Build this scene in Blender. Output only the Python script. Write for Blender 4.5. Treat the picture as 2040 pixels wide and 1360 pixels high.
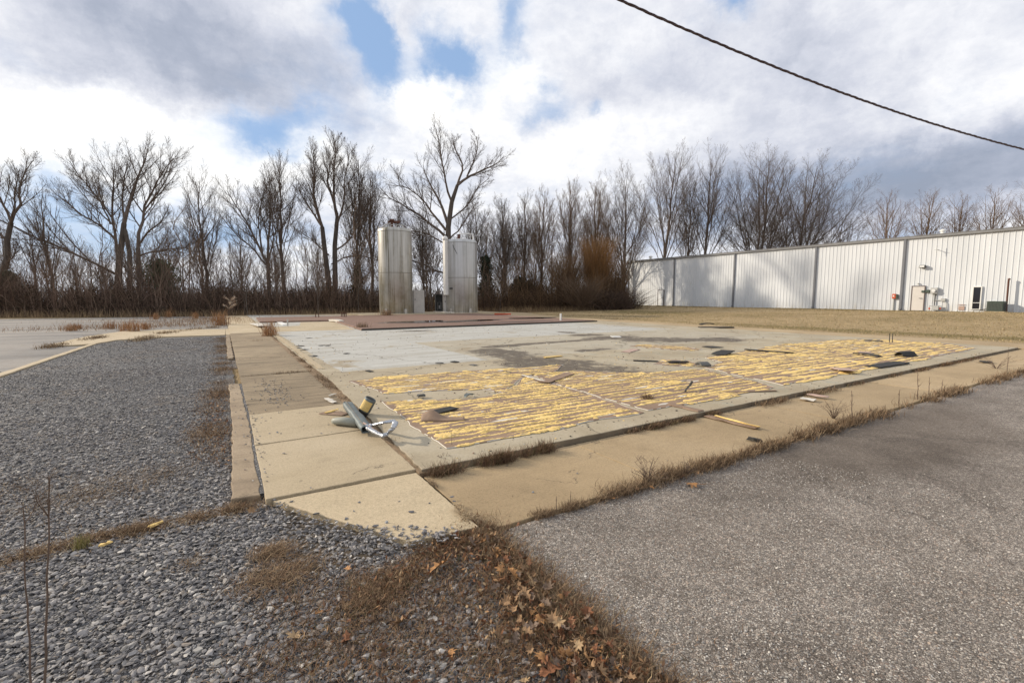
import bpy, math, random
import numpy as np
from mathutils import Vector

for o in list(bpy.data.objects):
    bpy.data.objects.remove(o)
S = bpy.context.scene
COL = S.collection
R = math.radians
rng = random.Random(7)
nrg = np.random.default_rng(7)

# ------------------------------------------------------------------ camera, sky, sun, exposure
F, EYE, HOR = 936.0, 1.55, 592.0          # focal length in photo pixels, eye height, horizon row
PITCH, YAW = math.atan((680 - HOR) / F), R(32.1)
cam = bpy.data.cameras.new('camera')
cam.sensor_width = 36
cam.lens = 36 * F / 2040
cam.clip_start, cam.clip_end = 0.05, 4000
cam_o = bpy.data.objects.new('camera', cam)
COL.objects.link(cam_o)
cam_o.location = (0, 0, EYE)
cam_o.rotation_euler = (math.pi / 2 - PITCH, 0, -YAW)
S.camera = cam_o

FW = np.array([math.sin(YAW) * math.cos(PITCH), math.cos(YAW) * math.cos(PITCH), -math.sin(PITCH)])
RT = np.array([math.cos(YAW), -math.sin(YAW), 0.0])
UP = np.cross(RT, FW)
def ray(px, py): return FW * F + RT * (px - 1020) - UP * (py - 680)
def G(px, py, z=0.0):                      # point of the site plan seen at that place of the survey photo
    d = ray(px, py); t = (z - EYE) / d[2]
    return float(d[0] * t), float(d[1] * t)
def D(px, py, depth):                      # the same for a known distance
    d = ray(px, py) * (depth / F)
    return Vector((float(d[0]), float(d[1]), float(EYE + d[2])))
WX = 48.0                                  # the long wall of the white building stands in the plane x = 48
def WALL(px, py):
    d = ray(px, py); t = WX / d[0]
    return float(d[1] * t), float(EYE + d[2] * t)
def azel(px, py):
    d = ray(px, py); d = d / np.linalg.norm(d)
    return math.degrees(math.atan2(d[0], d[1])), math.degrees(math.asin(d[2]))

SUN_AZ, SUN_EL = -40.0, 22.0
sv = Vector((math.sin(R(SUN_AZ)) * math.cos(R(SUN_EL)), math.cos(R(SUN_AZ)) * math.cos(R(SUN_EL)), math.sin(R(SUN_EL))))
sun = bpy.data.lights.new('sun', 'SUN')
sun.energy = 4.3
sun.angle = R(1.6)
sun.color = (1.0, 0.88, 0.72)
sun_o = bpy.data.objects.new('sun', sun)
COL.objects.link(sun_o)
sun_o.location = sv * 100
sun_o.rotation_euler = sv.to_track_quat('Z', 'Y').to_euler()

S.view_settings.view_transform = 'Standard'
S.view_settings.look = 'None'
S.view_settings.exposure = 0.12
S.view_settings.gamma = 1

class NT:
    """tiny helper for building node trees"""
    def __init__(s, tree): s.t = tree; s.n = tree.nodes; s.l = tree.links
    def new(s, typ, **kw):
        n = s.n.new(typ)
        for k, v in kw.items(): setattr(n, k, v)
        return n
    def put(s, sock, v):
        if isinstance(v, bpy.types.NodeSocket): s.l.new(v, sock)
        elif v is not None:
            if sock.type == 'RGBA' and len(v) == 3: v = (*v, 1)
            sock.default_value = v
    def m(s, op, a, b=None, c=None, clamp=False):
        n = s.new('ShaderNodeMath', operation=op, use_clamp=clamp)
        s.put(n.inputs[0], a); s.put(n.inputs[1], b); s.put(n.inputs[2], c)
        return n.outputs[0]
    def v(s, op, a, b=None, scale=None):
        n = s.new('ShaderNodeVectorMath', operation=op)
        s.put(n.inputs[0], a); s.put(n.inputs[1], b)
        if scale is not None: s.put(n.inputs['Scale'], scale)
        return n.outputs[1] if op in ('LENGTH', 'DISTANCE', 'DOT_PRODUCT') else n.outputs[0]
    def sep(s, a):
        n = s.new('ShaderNodeSeparateXYZ'); s.put(n.inputs[0], a); return n.outputs
    def comb(s, x, y, z=0.0):
        n = s.new('ShaderNodeCombineXYZ')
        for i, q in enumerate((x, y, z)): s.put(n.inputs[i], q)
        return n.outputs[0]
    def pos(s): return s.new('ShaderNodeNewGeometry').outputs['Position']
    def obj(s): return s.new('ShaderNodeTexCoord').outputs['Object']
    def noise(s, vec, scale, detail=4, rough=0.55, dist=0.0, col=False):
        n = s.new('ShaderNodeTexNoise')
        s.put(n.inputs['Vector'], vec); n.inputs['Scale'].default_value = scale
        n.inputs['Detail'].default_value = detail; n.inputs['Roughness'].default_value = rough
        n.inputs['Distortion'].default_value = dist
        return n.outputs['Color' if col else 'Fac']
    def vor(s, vec, scale, feature='F1', rand=1.0):
        n = s.new('ShaderNodeTexVoronoi', feature=feature)
        s.put(n.inputs['Vector'], vec); n.inputs['Scale'].default_value = scale
        n.inputs['Randomness'].default_value = rand
        return n.outputs
    def ramp(s, fac, stops, interp='LINEAR'):
        n = s.new('ShaderNodeValToRGB'); s.put(n.inputs[0], fac)
        e = n.color_ramp; e.interpolation = interp
        while len(e.elements) < len(stops): e.elements.new(0.5)
        for el, (p, c) in zip(e.elements, stops):
            el.position = p
            el.color = (*c, 1) if not isinstance(c, (int, float)) else (c, c, c, 1)
        return n.outputs[0]
    def mix(s, fac, a, b, mode='MIX'):
        n = s.new('ShaderNodeMix', data_type='RGBA', blend_type=mode)
        s.put(n.inputs[0], fac); s.put(n.inputs[6], a); s.put(n.inputs[7], b)
        return n.outputs[2]
    def step(s, x, a, b):
        n = s.new('ShaderNodeMapRange', interpolation_type='SMOOTHSTEP')
        s.put(n.inputs[0], x); n.inputs[1].default_value = a; n.inputs[2].default_value = b
        return n.outputs[0]
    def bump(s, h, strength=0.5, dist=0.01, normal=None):
        n = s.new('ShaderNodeBump'); s.put(n.inputs['Height'], h)
        n.inputs['Strength'].default_value = strength; n.inputs['Distance'].default_value = dist
        if normal is not None: s.put(n.inputs['Normal'], normal)
        return n.outputs[0]
    def blob(s, x, y, cx, cy, sx, sy, soft=True):   # gaussian patch in two coordinates
        a = s.m('MULTIPLY', s.m('SUBTRACT', x, cx), 1.0 / sx)
        b = s.m('MULTIPLY', s.m('SUBTRACT', y, cy), 1.0 / sy)
        q = s.m('ADD', s.m('MULTIPLY', a, a), s.m('MULTIPLY', b, b))
        return s.m('POWER', 2.718, s.m('MULTIPLY', q, -1.0))
    def total(s, items):
        acc = items[0]
        for q in items[1:]: acc = s.m('ADD', acc, q)
        return acc

world = bpy.data.worlds.new('World')
S.world = world
world.use_nodes = True
def build_world():
    t = NT(world.node_tree)
    t.n.clear()
    out = t.new('ShaderNodeOutputWorld')
    bg = t.new('ShaderNodeBackground')
    bg.inputs['Strength'].default_value = 0.1
    t.l.new(bg.outputs[0], out.inputs[0])
    sky = t.new('ShaderNodeTexSky', sky_type='NISHITA')
    sky.sun_disc = False
    sky.sun_elevation = R(SUN_EL)
    sky.sun_rotation = R(SUN_AZ % 360)
    d = t.new('ShaderNodeTexCoord').outputs['Generated']
    x, y, z = t.sep(d)
    # direction wobble, so that cloud borders billow
    w1 = t.v('SUBTRACT', t.noise(d, 3.2, 3, 0.55, col=True), (0.5, 0.5, 0.5))
    w2 = t.v('SUBTRACT', t.noise(d, 9.0, 8, 0.66, col=True), (0.5, 0.5, 0.5))
    dw = t.v('ADD', t.v('ADD', d, t.v('SCALE', w1, scale=0.16)), t.v('SCALE', w2, scale=0.13))
    xw, yw, zw = t.sep(dw)
    az = t.m('MULTIPLY', t.m('ARCTAN2', xw, yw), 57.2958)
    el = t.m('MULTIPLY', t.m('ARCSINE', zw, clamp=False), 57.2958)
    den = t.m('ADD', t.m('MAXIMUM', z, 0.0), 0.22)
    pl = t.comb(t.m('DIVIDE', x, den), t.m('DIVIDE', y, den), 0.3)
    fb = t.noise(pl, 1.35, 9, 0.58, 0.25)
    fb2 = t.noise(t.v('ADD', pl, (4.2, 1.7, 0.4)), 3.4, 9, 0.64, 0.1)
    def B(px, py, sx, sy, w):
        a, e = azel(px, py)
        return t.m('MULTIPLY', t.blob(az, el, a, e, sx, sy), w)
    cover = t.total([t.m('MULTIPLY', t.m('SUBTRACT', fb, 0.5), 1.5), t.m('MULTIPLY', t.m('SUBTRACT', fb2, 0.5), 0.5), t.m('ADD', 0.0, 0.86),
        B(745, 75, 2.8, 4.4, -0.95), B(895, 110, 3.4, 3.0, -0.95), B(800, 150, 2.5, 1.6, -0.3), B(1010, 40, 2.2, 2.6, -0.55), B(800, 50, 1.6, 1.8, 0.35), B(930, 40, 2, 2, 0.2), B(1440, 20, 2, 1.6, -0.6), B(1185, 215, 1.5, 1.2, -0.5),
        B(700, 10, 3.5, 2.0, -0.5), B(1075, 205, 3.0, 2.2, -0.55), B(530, 265, 5.0, 2.0, -0.75), B(600, 235, 3.0, 1.4, -0.35),
        B(835, 175, 3.4, 1.6, 0.35), B(130, 400, 6, 2.6, -0.52), B(420, 470, 9, 2.6, -0.45), B(930, 420, 5, 2.6, -0.20),
        B(1100, 330, 6, 4, 0.2), B(1480, 160, 16, 9, 0.35), B(300, 90, 12, 6, 0.45), B(1420, 430, 4, 2.2, -0.30)])
    cov = t.step(cover, 0.08, 1.0)
    br = t.total([t.m('MULTIPLY', t.m('SUBTRACT', fb2, 0.5), 0.78), t.m('MULTIPLY', t.m('SUBTRACT', fb, 0.5), 0.30), t.m('ADD', 0.0, 0.675),
        B(330, 100, 15.0, 5.6, -0.42), B(560, 120, 6.0, 3.6, -0.10), B(120, 150, 6, 2.4, -0.10), B(40, 20, 5, 3, 0.25),
        B(250, 255, 14, 3.2, 0.55), B(600, 330, 9, 3.4, 0.35), B(840, 195, 5.5, 3.6, 0.42), B(80, 330, 8, 4, 0.4),
        B(1150, 330, 9, 4.2, 0.25), B(1230, 30, 8, 4.5, 0.05), B(1330, 240, 7, 2.6, 0.10), B(1560, 150, 14, 6, -0.14), B(1180, 140, 6, 4, -0.10),
        B(1010, 130, 3, 3, 0.2), B(1560, 55, 7, 4, -0.08), B(1950, 140, 6, 6, 0.12),
        B(1700, 350, 18, 3.3, -0.60), B(1960, 350, 9, 3.0, -0.24), B(1460, 330, 5, 1.8, -0.12),
        B(1000, 480, 16, 2.2, -0.06), B(500, 530, 22, 2.6, 0.10)])
    bil = t.m('ABSOLUTE', t.m('SUBTRACT', t.noise(t.v('ADD', d, t.v('SCALE', w2, scale=0.12)), 6.0, 6, 0.6), 0.5))
    br = t.m('ADD', br, t.m('MULTIPLY', t.m('SUBTRACT', bil, 0.10), -0.95))
    cc = t.ramp(br, [(0.0, (0.31, 0.355, 0.45)), (0.28, (0.42, 0.46, 0.56)), (0.55, (0.63, 0.655, 0.74)), (0.80, (0.86, 0.87, 0.91)), (1.0, (1.06, 1.05, 1.03))])
    cc = t.v('SCALE', cc, scale=10.0)
    blue = t.v('MULTIPLY', sky.outputs[0], (0.85, 0.98, 1.12))
    blue = t.mix(0.8, blue, (3.3, 4.9, 7.6))
    t.put(bg.inputs['Color'], t.mix(cov, blue, cc))
build_world()

# ------------------------------------------------------------------ bookkeeping helpers
def tag(o, label=None, cat=None, group=None, kind=None):
    if label: o['label'] = label
    if cat: o['category'] = cat
    if group: o['group'] = group
    if kind: o['kind'] = kind
    return o
def empty(name, loc, rz=0.0):
    o = bpy.data.objects.new(name, None)
    COL.objects.link(o)
    o.location = loc
    o.rotation_euler = (0, 0, rz)
    o.empty_display_size = 0.2
    return o
def link(name, me, mats, parent=None, loc=None):
    for q in (mats if isinstance(mats, (list, tuple)) else [mats]): me.materials.append(q)
    o = bpy.data.objects.new(name, me)
    COL.objects.link(o)
    if parent: o.parent = parent
    if loc is not None: o.location = loc
    return o
def copy_tree(o, parent=None):
    c = o.copy(); COL.objects.link(c)
    if parent: c.parent = parent
    for ch in o.children: copy_tree(ch, c)
    return c

def np_mesh(name, V, quads=None, tris=None, smooth=False, col=None):
    """mesh from numpy arrays; col = per-vertex colour attribute 'tint'"""
    me = bpy.data.meshes.new(name)
    V = np.asarray(V, dtype=np.float32).reshape(-1, 3)
    nq = 0 if quads is None else len(quads); nt = 0 if tris is None else len(tris)
    idx = []
    if nq: idx.append(np.asarray(quads, dtype=np.int32).ravel())
    if nt: idx.append(np.asarray(tris, dtype=np.int32).ravel())
    idx = np.concatenate(idx)
    me.vertices.add(len(V)); me.vertices.foreach_set('co', V.ravel())
    me.loops.add(len(idx)); me.loops.foreach_set('vertex_index', idx)
    me.polygons.add(nq + nt)
    st = np.concatenate([np.arange(nq) * 4, nq * 4 + np.arange(nt) * 3]).astype(np.int32)
    me.polygons.foreach_set('loop_start', st)
    me.polygons.foreach_set('use_smooth', np.full(nq + nt, smooth))
    if col is not None:
        a = me.attributes.new('tint', 'FLOAT_COLOR', 'POINT')
        c = np.ones((len(V), 4), dtype=np.float32); c[:, :3] = col
        a.data.foreach_set('color', c.ravel())
    me.update(calc_edges=True)
    me.validate()
    return me

class MB:
    def __init__(s): s.V = []; s.Fc = []
    def add(s, vs, fs):
        b = len(s.V); s.V += [tuple(v) for v in vs]; s.Fc += [tuple(i + b for i in f) for f in fs]; return s
    def box(s, c, size, rz=0.0, taper=1.0, rx=0.0):
        hx, hy, hz = size[0] / 2, size[1] / 2, size[2] / 2
        vs = []
        for k in (-1, 1):
            q = taper if k == 1 else 1.0
            for (a, b) in ((-1, -1), (1, -1), (1, 1), (-1, 1)):
                X, Y, Z = a * hx * q, b * hy * q, k * hz
                Y, Z = Y * math.cos(rx) - Z * math.sin(rx), Y * math.sin(rx) + Z * math.cos(rx)
                vs.append((c[0] + X * math.cos(rz) - Y * math.sin(rz), c[1] + X * math.sin(rz) + Y * math.cos(rz), c[2] + Z))
        return s.add(vs, [(3, 2, 1, 0), (4, 5, 6, 7), (0, 1, 5, 4), (1, 2, 6, 5), (2, 3, 7, 6), (3, 0, 4, 7)])
    def tube(s, pts, rad, n=8, cap=True, flat=1.0):
        pts = [Vector(p) for p in pts]
        if not isinstance(rad, (list, tuple)): rad = [rad] * len(pts)
        vs = []; fs = []
        ref = None
        for i, p in enumerate(pts):
            tg = (pts[min(i + 1, len(pts) - 1)] - pts[max(i - 1, 0)]).normalized()
            if ref is None:
                ref = Vector((0, 0, 1)) if abs(tg.z) < 0.8 else Vector((1, 0, 0))
            u = tg.cross(ref).normalized(); w = tg.cross(u).normalized()
            for k in range(n):
                a = 2 * math.pi * k / n
                vs.append(p + u * math.cos(a) * rad[i] + w * math.sin(a) * rad[i] * flat)
        for i in range(len(pts) - 1):
            for k in range(n):
                fs.append((i * n + k, i * n + (k + 1) % n, (i + 1) * n + (k + 1) % n, (i + 1) * n + k))
        if cap:
            fs.append(tuple(range(n - 1, -1, -1))); fs.append(tuple((len(pts) - 1) * n + k for k in range(n)))
        return s.add(vs, fs)
    def lathe(s, prof, n=32, c=(0, 0, 0)):
        vs = []; fs = []
        for (r, z) in prof:
            for k in range(n):
                a = 2 * math.pi * k / n
                vs.append((c[0] + r * math.cos(a), c[1] + r * math.sin(a), c[2] + z))
        for i in range(len(prof) - 1):
            for k in range(n):
                fs.append((i * n + k, i * n + (k + 1) % n, (i + 1) * n + (k + 1) % n, (i + 1) * n + k))
        fs.append(tuple(range(n - 1, -1, -1))); fs.append(tuple((len(prof) - 1) * n + k for k in range(n)))
        return s.add(vs, fs)
    def prism(s, poly, z0, z1):
        n = len(poly)
        ar = sum(poly[i][0] * poly[(i + 1) % n][1] - poly[(i + 1) % n][0] * poly[i][1] for i in range(n))
        if ar < 0: poly = poly[::-1]
        vs = [(p[0], p[1], z0) for p in poly] + [(p[0], p[1], z1) for p in poly]
        fs = [tuple(range(n - 1, -1, -1)), tuple(range(n, 2 * n))]
        fs += [(i, (i + 1) % n, n + (i + 1) % n, n + i) for i in range(n)]
        return s.add(vs, fs)
    def mesh(s, name, smooth=False):
        me = bpy.data.meshes.new(name); me.from_pydata(s.V, [], s.Fc)
        if smooth: me.polygons.foreach_set('use_smooth', [True] * len(me.polygons))
        me.update(); return me
    def build(s, name, mat, parent=None, smooth=False, loc=None, bevel=0.0):
        o = link(name, s.mesh(name, smooth), mat, parent, loc)
        if bevel:
            b = o.modifiers.new('bevel', 'BEVEL'); b.width = bevel; b.segments = 2; b.limit_method = 'ANGLE'
        return o

def tubes_np(lines, sides):
    """many tapered tubes at once: lines = [(points, radii)]"""
    groups = {}
    for P, Rd in lines: groups.setdefault(len(P), []).append((P, Rd))
    Vs = []; Qs = []; off = 0
    for k, ls in groups.items():
        P = np.array([l[0] for l in ls], dtype=np.float64); Rd = np.array([l[1] for l in ls], dtype=np.float64)
        N = len(ls)
        T = np.gradient(P, axis=1); T /= np.linalg.norm(T, axis=2, keepdims=True) + 1e-9
        mt = P[:, -1] - P[:, 0]; mt /= np.linalg.norm(mt, axis=1, keepdims=True) + 1e-9
        ref = np.where(np.abs(mt[:, :1]) < 0.7, np.array([[1., 0, 0]]), np.array([[0, 1., 0]]))[:, None, :]
        U = np.cross(T, np.broadcast_to(ref, T.shape)); U /= np.linalg.norm(U, axis=2, keepdims=True) + 1e-9
        W = np.cross(T, U)
        a = np.arange(sides) * 2 * math.pi / sides
        V = P[:, :, None, :] + Rd[:, :, None, None] * (U[:, :, None, :] * np.cos(a)[None, None, :, None] + W[:, :, None, :] * np.sin(a)[None, None, :, None])
        Vs.append(V.reshape(-1, 3))
        i = np.arange(k - 1)[:, None]; j = np.arange(sides)[None, :]; j2 = (j + 1) % sides
        q = np.stack([i * sides + j, i * sides + j2, (i + 1) * sides + j2, (i + 1) * sides + j], axis=-1).reshape(-1, 4)
        Qs.append((q[None] + (np.arange(N) * k * sides)[:, None, None]).reshape(-1, 4) + off)
        off += N * k * sides
    return np.concatenate(Vs), np.concatenate(Qs)

# ------------------------------------------------------------------ materials
def material(name, fn, rough=0.85, spec=0.3):
    m = bpy.data.materials.new(name); m.use_nodes = True
    t = NT(m.node_tree)
    p = next(n for n in t.n if n.type == 'BSDF_PRINCIPLED')
    p.inputs['Roughness'].default_value = rough
    p.inputs['Specular IOR Level'].default_value = spec
    def out(color=None, rough=None, normal=None, metal=None, **kw):
        t.put(p.inputs['Base Color'], color)
        if rough is not None: t.put(p.inputs['Roughness'], rough)
        if normal is not None: t.put(p.inputs['Normal'], normal)
        if metal is not None: t.put(p.inputs['Metallic'], metal)
    fn(t, out)
    return m
def plain(name, c, rough=0.7, var=0.25, scale=9.0, metal=0.0, bump=0.15, spec=0.3):
    def f(t, out):
        n = t.noise(t.obj(), scale, 6, 0.6)
        n2 = t.noise(t.obj(), scale * 7, 4, 0.6)
        k = t.m('ADD', t.m('MULTIPLY', n, 0.65), t.m('MULTIPLY', n2, 0.35))
        col = t.ramp(k, [(0.3, tuple(x * (1 - var) for x in c)), (0.7, tuple(min(1, x * (1 + var)) for x in c))])
        out(col, t.m('ADD', rough - 0.1, t.m('MULTIPLY', n, 0.2)), t.bump(n2, bump, 0.004), metal)
    return material(name, f, rough, spec)
def tinted(name, rough=0.9, spec=0.15, bump=0.0):
    def f(t, out):
        a = t.new('ShaderNodeAttribute', attribute_name='tint').outputs['Color']
        n = t.noise(t.pos(), 60, 3)
        c = t.mix(1.0, a, t.ramp(n, [(0.3, 0.8), (0.7, 1.15)]), 'MULTIPLY')
        out(c)
    return material(name, f, rough, spec)

TAN = (0.46, 0.372, 0.245)
def concrete(name, base, dark, light, joints=None, stain=0.5, streak=None):
    def f(t, out):
        p = t.pos()
        big = t.noise(p, 0.55, 5, 0.6, 0.4)
        mid = t.noise(p, 3.2, 6, 0.65)
        fine = t.noise(p, 55, 5, 0.7)
        grit = t.noise(p, 230, 2, 0.6)
        c = t.ramp(big, [(0.28, dark), (0.5, base), (0.72, light)])
        c = t.mix(t.m('MULTIPLY', t.step(mid, 0.52, 0.72), stain), c, tuple(x * 0.62 for x in base))
        if streak:
            sx = t.noise(t.v('MULTIPLY', p, (0.5, 5.0, 1)), 1.6, 5, 0.7)
            c = t.mix(t.m('MULTIPLY', t.step(sx, 0.45, 0.7), streak), c, tuple(x * 0.42 for x in base))
        c = t.mix(1.0, c, t.ramp(fine, [(0.3, 0.76), (0.5, 1.0), (0.7, 1.12)]), 'MULTIPLY')
        c = t.mix(1.0, c, t.ramp(grit, [(0.33, 0.66), (0.45, 1.0), (0.62, 1.12)]), 'MULTIPLY')
        # hairline scratches and spots
        spot = t.vor(p, 6.0)[0]
        c = t.mix(t.m('MULTIPLY', t.step(t.m('ADD', spot, t.m('MULTIPLY', mid, 0.15)), 0.16, 0.09), 0.35), c, tuple(x * 0.45 for x in base))
        cr = t.vor(t.v('ADD', p, t.v('SCALE', t.noise(p, 2.2, 5, 0.7, col=True), scale=0.5)), 0.42, 'DISTANCE_TO_EDGE')[0]
        c = t.mix(t.m('MULTIPLY', t.step(cr, 0.0045, 0.001), t.m('MULTIPLY', t.step(mid, 0.48, 0.56), 0.7)), c, (0.10, 0.08, 0.055))
        rnd = t.new('ShaderNodeObjectInfo').outputs['Random']
        c = t.v('SCALE', c, scale=t.m('ADD', 0.91, t.m('MULTIPLY', rnd, 0.16)))
        h = t.m('ADD', t.m('MULTIPLY', fine, 0.6), t.m('MULTIPLY', grit, 0.4))
        out(c, 0.88, t.bump(h, 0.35, 0.006))
    return material(name, f)
M = {}
M['walk'] = concrete('tan_concrete', TAN, (0.40, 0.318, 0.20), (0.51, 0.42, 0.29), stain=0.30, streak=0.10)
M['walk_old'] = concrete('weathered_concrete', (0.275, 0.212, 0.135), (0.19, 0.145, 0.092), (0.36, 0.285, 0.185), stain=0.65, streak=0.85)
M['curb'] = concrete('curb_concrete', (0.285, 0.218, 0.145), (0.19, 0.145, 0.10), (0.37, 0.29, 0.20), stain=0.75, streak=0.3)
M['front'] = concrete('front_walk_concrete', (0.385, 0.285, 0.165), (0.30, 0.22, 0.125), (0.44, 0.335, 0.205), stain=0.35, streak=0.12)

SZ_ = 0.075
def slab_fn(t, out):
    p = t.pos(); x, y, z = t.sep(p)
    nz = t.noise(p, 0.7, 6, 0.65, 0.5); mid = t.noise(p, 2.6, 7, 0.68); fine = t.noise(p, 45, 5, 0.7)
    wob = t.m('MULTIPLY', t.m('SUBTRACT', mid, 0.5), 1.6)
    wobs = t.m('MULTIPLY', t.m('SUBTRACT', mid, 0.5), 0.25)
    # painted grey floor: starts beside the bare tan margin
    gx = t.step(t.m('ADD', x, wobs), 2.02, 2.06)
    gy = t.step(t.m('ADD', y, wobs), 9.62, 9.66)
    # tan margins and bare patches inside
    inner = t.m('MULTIPLY', t.step(t.m('ADD', x, wobs), 5.35, 5.42), t.step(t.m('ADD', y, wobs), 14.7, 14.6))
    right = t.step(t.m('ADD', x, t.m('MULTIPLY', wob, 1.0)), 17.0, 18.6)
    g = t.m('MULTIPLY', t.m('MULTIPLY', gx, gy), t.m('SUBTRACT', 1.0, t.m('MULTIPLY', inner, 0.75)))
    g = t.m('MULTIPLY', g, t.m('SUBTRACT', 1.0, right))
    g = t.m('MULTIPLY', g, t.step(t.m('ADD', nz, 0.0), 0.30, 0.42))
    streak = t.noise(t.v('MULTIPLY', p, (0.35, 2.2, 1)), 1.1, 6, 0.65)
    grey = t.ramp(streak, [(0.3, (0.50, 0.49, 0.445)), (0.5, (0.43, 0.42, 0.38)), (0.66, (0.36, 0.335, 0.28)), (0.8, (0.25, 0.215, 0.16))])
    tan = t.ramp(nz, [(0.3, (0.30, 0.245, 0.165)), (0.5, (0.385, 0.325, 0.225)), (0.7, (0.44, 0.385, 0.285))])
    teal = t.m('MULTIPLY', t.step(mid, 0.52, 0.66), t.m('MULTIPLY', inner, 0.35))
    tan = t.mix(teal, tan, (0.33, 0.37, 0.32))
    c = t.mix(g, tan, grey)
    # wet dark stains, each at its own place on the floor
    st = []
    for (px, py, sx, sy) in [(1010, 705, 1.0, 1.0), (1060, 720, 1.2, .8), (1120, 728, 1.5, .55), (1180, 738, 1.4, .5), (1250, 748, 1.0, .4), (970, 698, .7, .5),
                             (1170, 667, 1.0, .6), (1220, 672, 1.6, .8), (1300, 676, 1.8, .8), (1400, 676, 2.2, .55), (1450, 678, 1.0, .6), (1180, 697, .9, .35),
                             (830, 659, 1.2, .5), (1000, 690, .8, .3), (1130, 662, .5, .7), (1080, 683, 2.5, .35)]:
        a, b = G(px, py, SZ_); st.append(t.blob(x, y, a, b, sx * 0.85, sy * 0.85))
    w = t.total(st)
    w = t.m('ADD', w, t.m('MULTIPLY', t.m('SUBTRACT', mid, 0.5), 1.7))
    wet = t.m('MULTIPLY', t.step(w, 0.30, 0.70), t.step(t.noise(p, 5.0, 6, 0.75), 0.30, 0.50))
    c = t.mix(t.m('MULTIPLY', wet, 0.95), c, (0.098, 0.075, 0.050))
    dirt = t.step(t.noise(p, 1.3, 7, 0.7), 0.56, 0.74)
    c = t.mix(t.m('MULTIPLY', dirt, 0.35), c, (0.17, 0.135, 0.09))
    c = t.mix(1.0, c, t.ramp(fine, [(0.3, 0.84), (0.7, 1.10)]), 'MULTIPLY')
    # cracks
    cr = t.vor(t.v('ADD', p, t.v('SCALE', t.noise(p, 1.5, 4, col=True), scale=0.6)), 0.28, 'DISTANCE_TO_EDGE')[0]
    c = t.mix(t.m('MULTIPLY', t.step(cr, 0.006, 0.002), 0.6), c, (0.10, 0.085, 0.06))
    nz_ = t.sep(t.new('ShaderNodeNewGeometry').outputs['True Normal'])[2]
    c = t.mix(t.step(nz_, 0.7, 0.4), c, t.ramp(mid, [(0.3, (0.13, 0.10, 0.07)), (0.7, (0.24, 0.19, 0.125))]))   # slab's side faces darkened: lip's shadow line painted in, with soil stain
    out(c, t.m('SUBTRACT', 0.85, t.m('MULTIPLY', wet, 0.22)), t.bump(fine, 0.3, 0.006))
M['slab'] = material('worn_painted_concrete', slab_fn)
M['slab_edge'] = concrete('slab_edge_concrete', (0.34, 0.28, 0.19), (0.22, 0.18, 0.12), (0.42, 0.35, 0.25), stain=0.8)

def tile_fn(t, out):
    p = t.pos(); x, y, z = t.sep(p)
    n = t.noise(p, 0.8, 6, 0.65, 0.4); f = t.noise(p, 14, 4)
    br = t.new('ShaderNodeTexBrick'); t.put(br.inputs['Vector'], p)
    br.inputs['Scale'].default_value = 4.0; br.inputs['Mortar Size'].default_value = 0.02
    br.inputs['Color1'].default_value = (0.265, 0.165, 0.125, 1); br.inputs['Color2'].default_value = (0.215, 0.135, 0.105, 1); br.inputs['Mortar'].default_value = (0.14, 0.09, 0.07, 1)
    c = t.mix(t.step(n, 0.36, 0.62), br.outputs[0], (0.20, 0.125, 0.09))
    c = t.mix(t.m('MULTIPLY', t.step(n, 0.60, 0.75), 0.6), c, (0.30, 0.25, 0.19))
    st = []
    for (px, py, sx, sy) in [(850, 641, 1.6, .9), (905, 640, 1.4, .7), (960, 637, 1.5, .8), (1060, 633, 1.7, .9), (800, 641, 1.2, .8), (1010, 641, 3, .5)]:
        a, b = G(px, py, 0.18); st.append(t.blob(x, y, a, b, sx, sy))
    w = t.step(t.m('ADD', t.total(st), t.m('MULTIPLY', t.m('SUBTRACT', n, 0.5), 1.0)), 0.25, 0.45)
    c = t.mix(t.m('MULTIPLY', w, 0.75), c, (0.06, 0.035, 0.028))
    c = t.mix(1.0, c, t.ramp(f, [(0.3, 0.8), (0.7, 1.15)]), 'MULTIPLY')
    out(c, t.m('SUBTRACT', 0.8, t.m('MULTIPLY', w, 0.45)), t.bump(f, 0.2, 0.005))
M['tile'] = material('red_quarry_tile', tile_fn)
def water_fn(t, out):
    out((0.025, 0.018, 0.014), 0.04, t.bump(t.noise(t.pos(), 3, 2), 0.03, 0.01))
M['water'] = material('puddle_water', water_fn, 0.04, 0.5)

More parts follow.
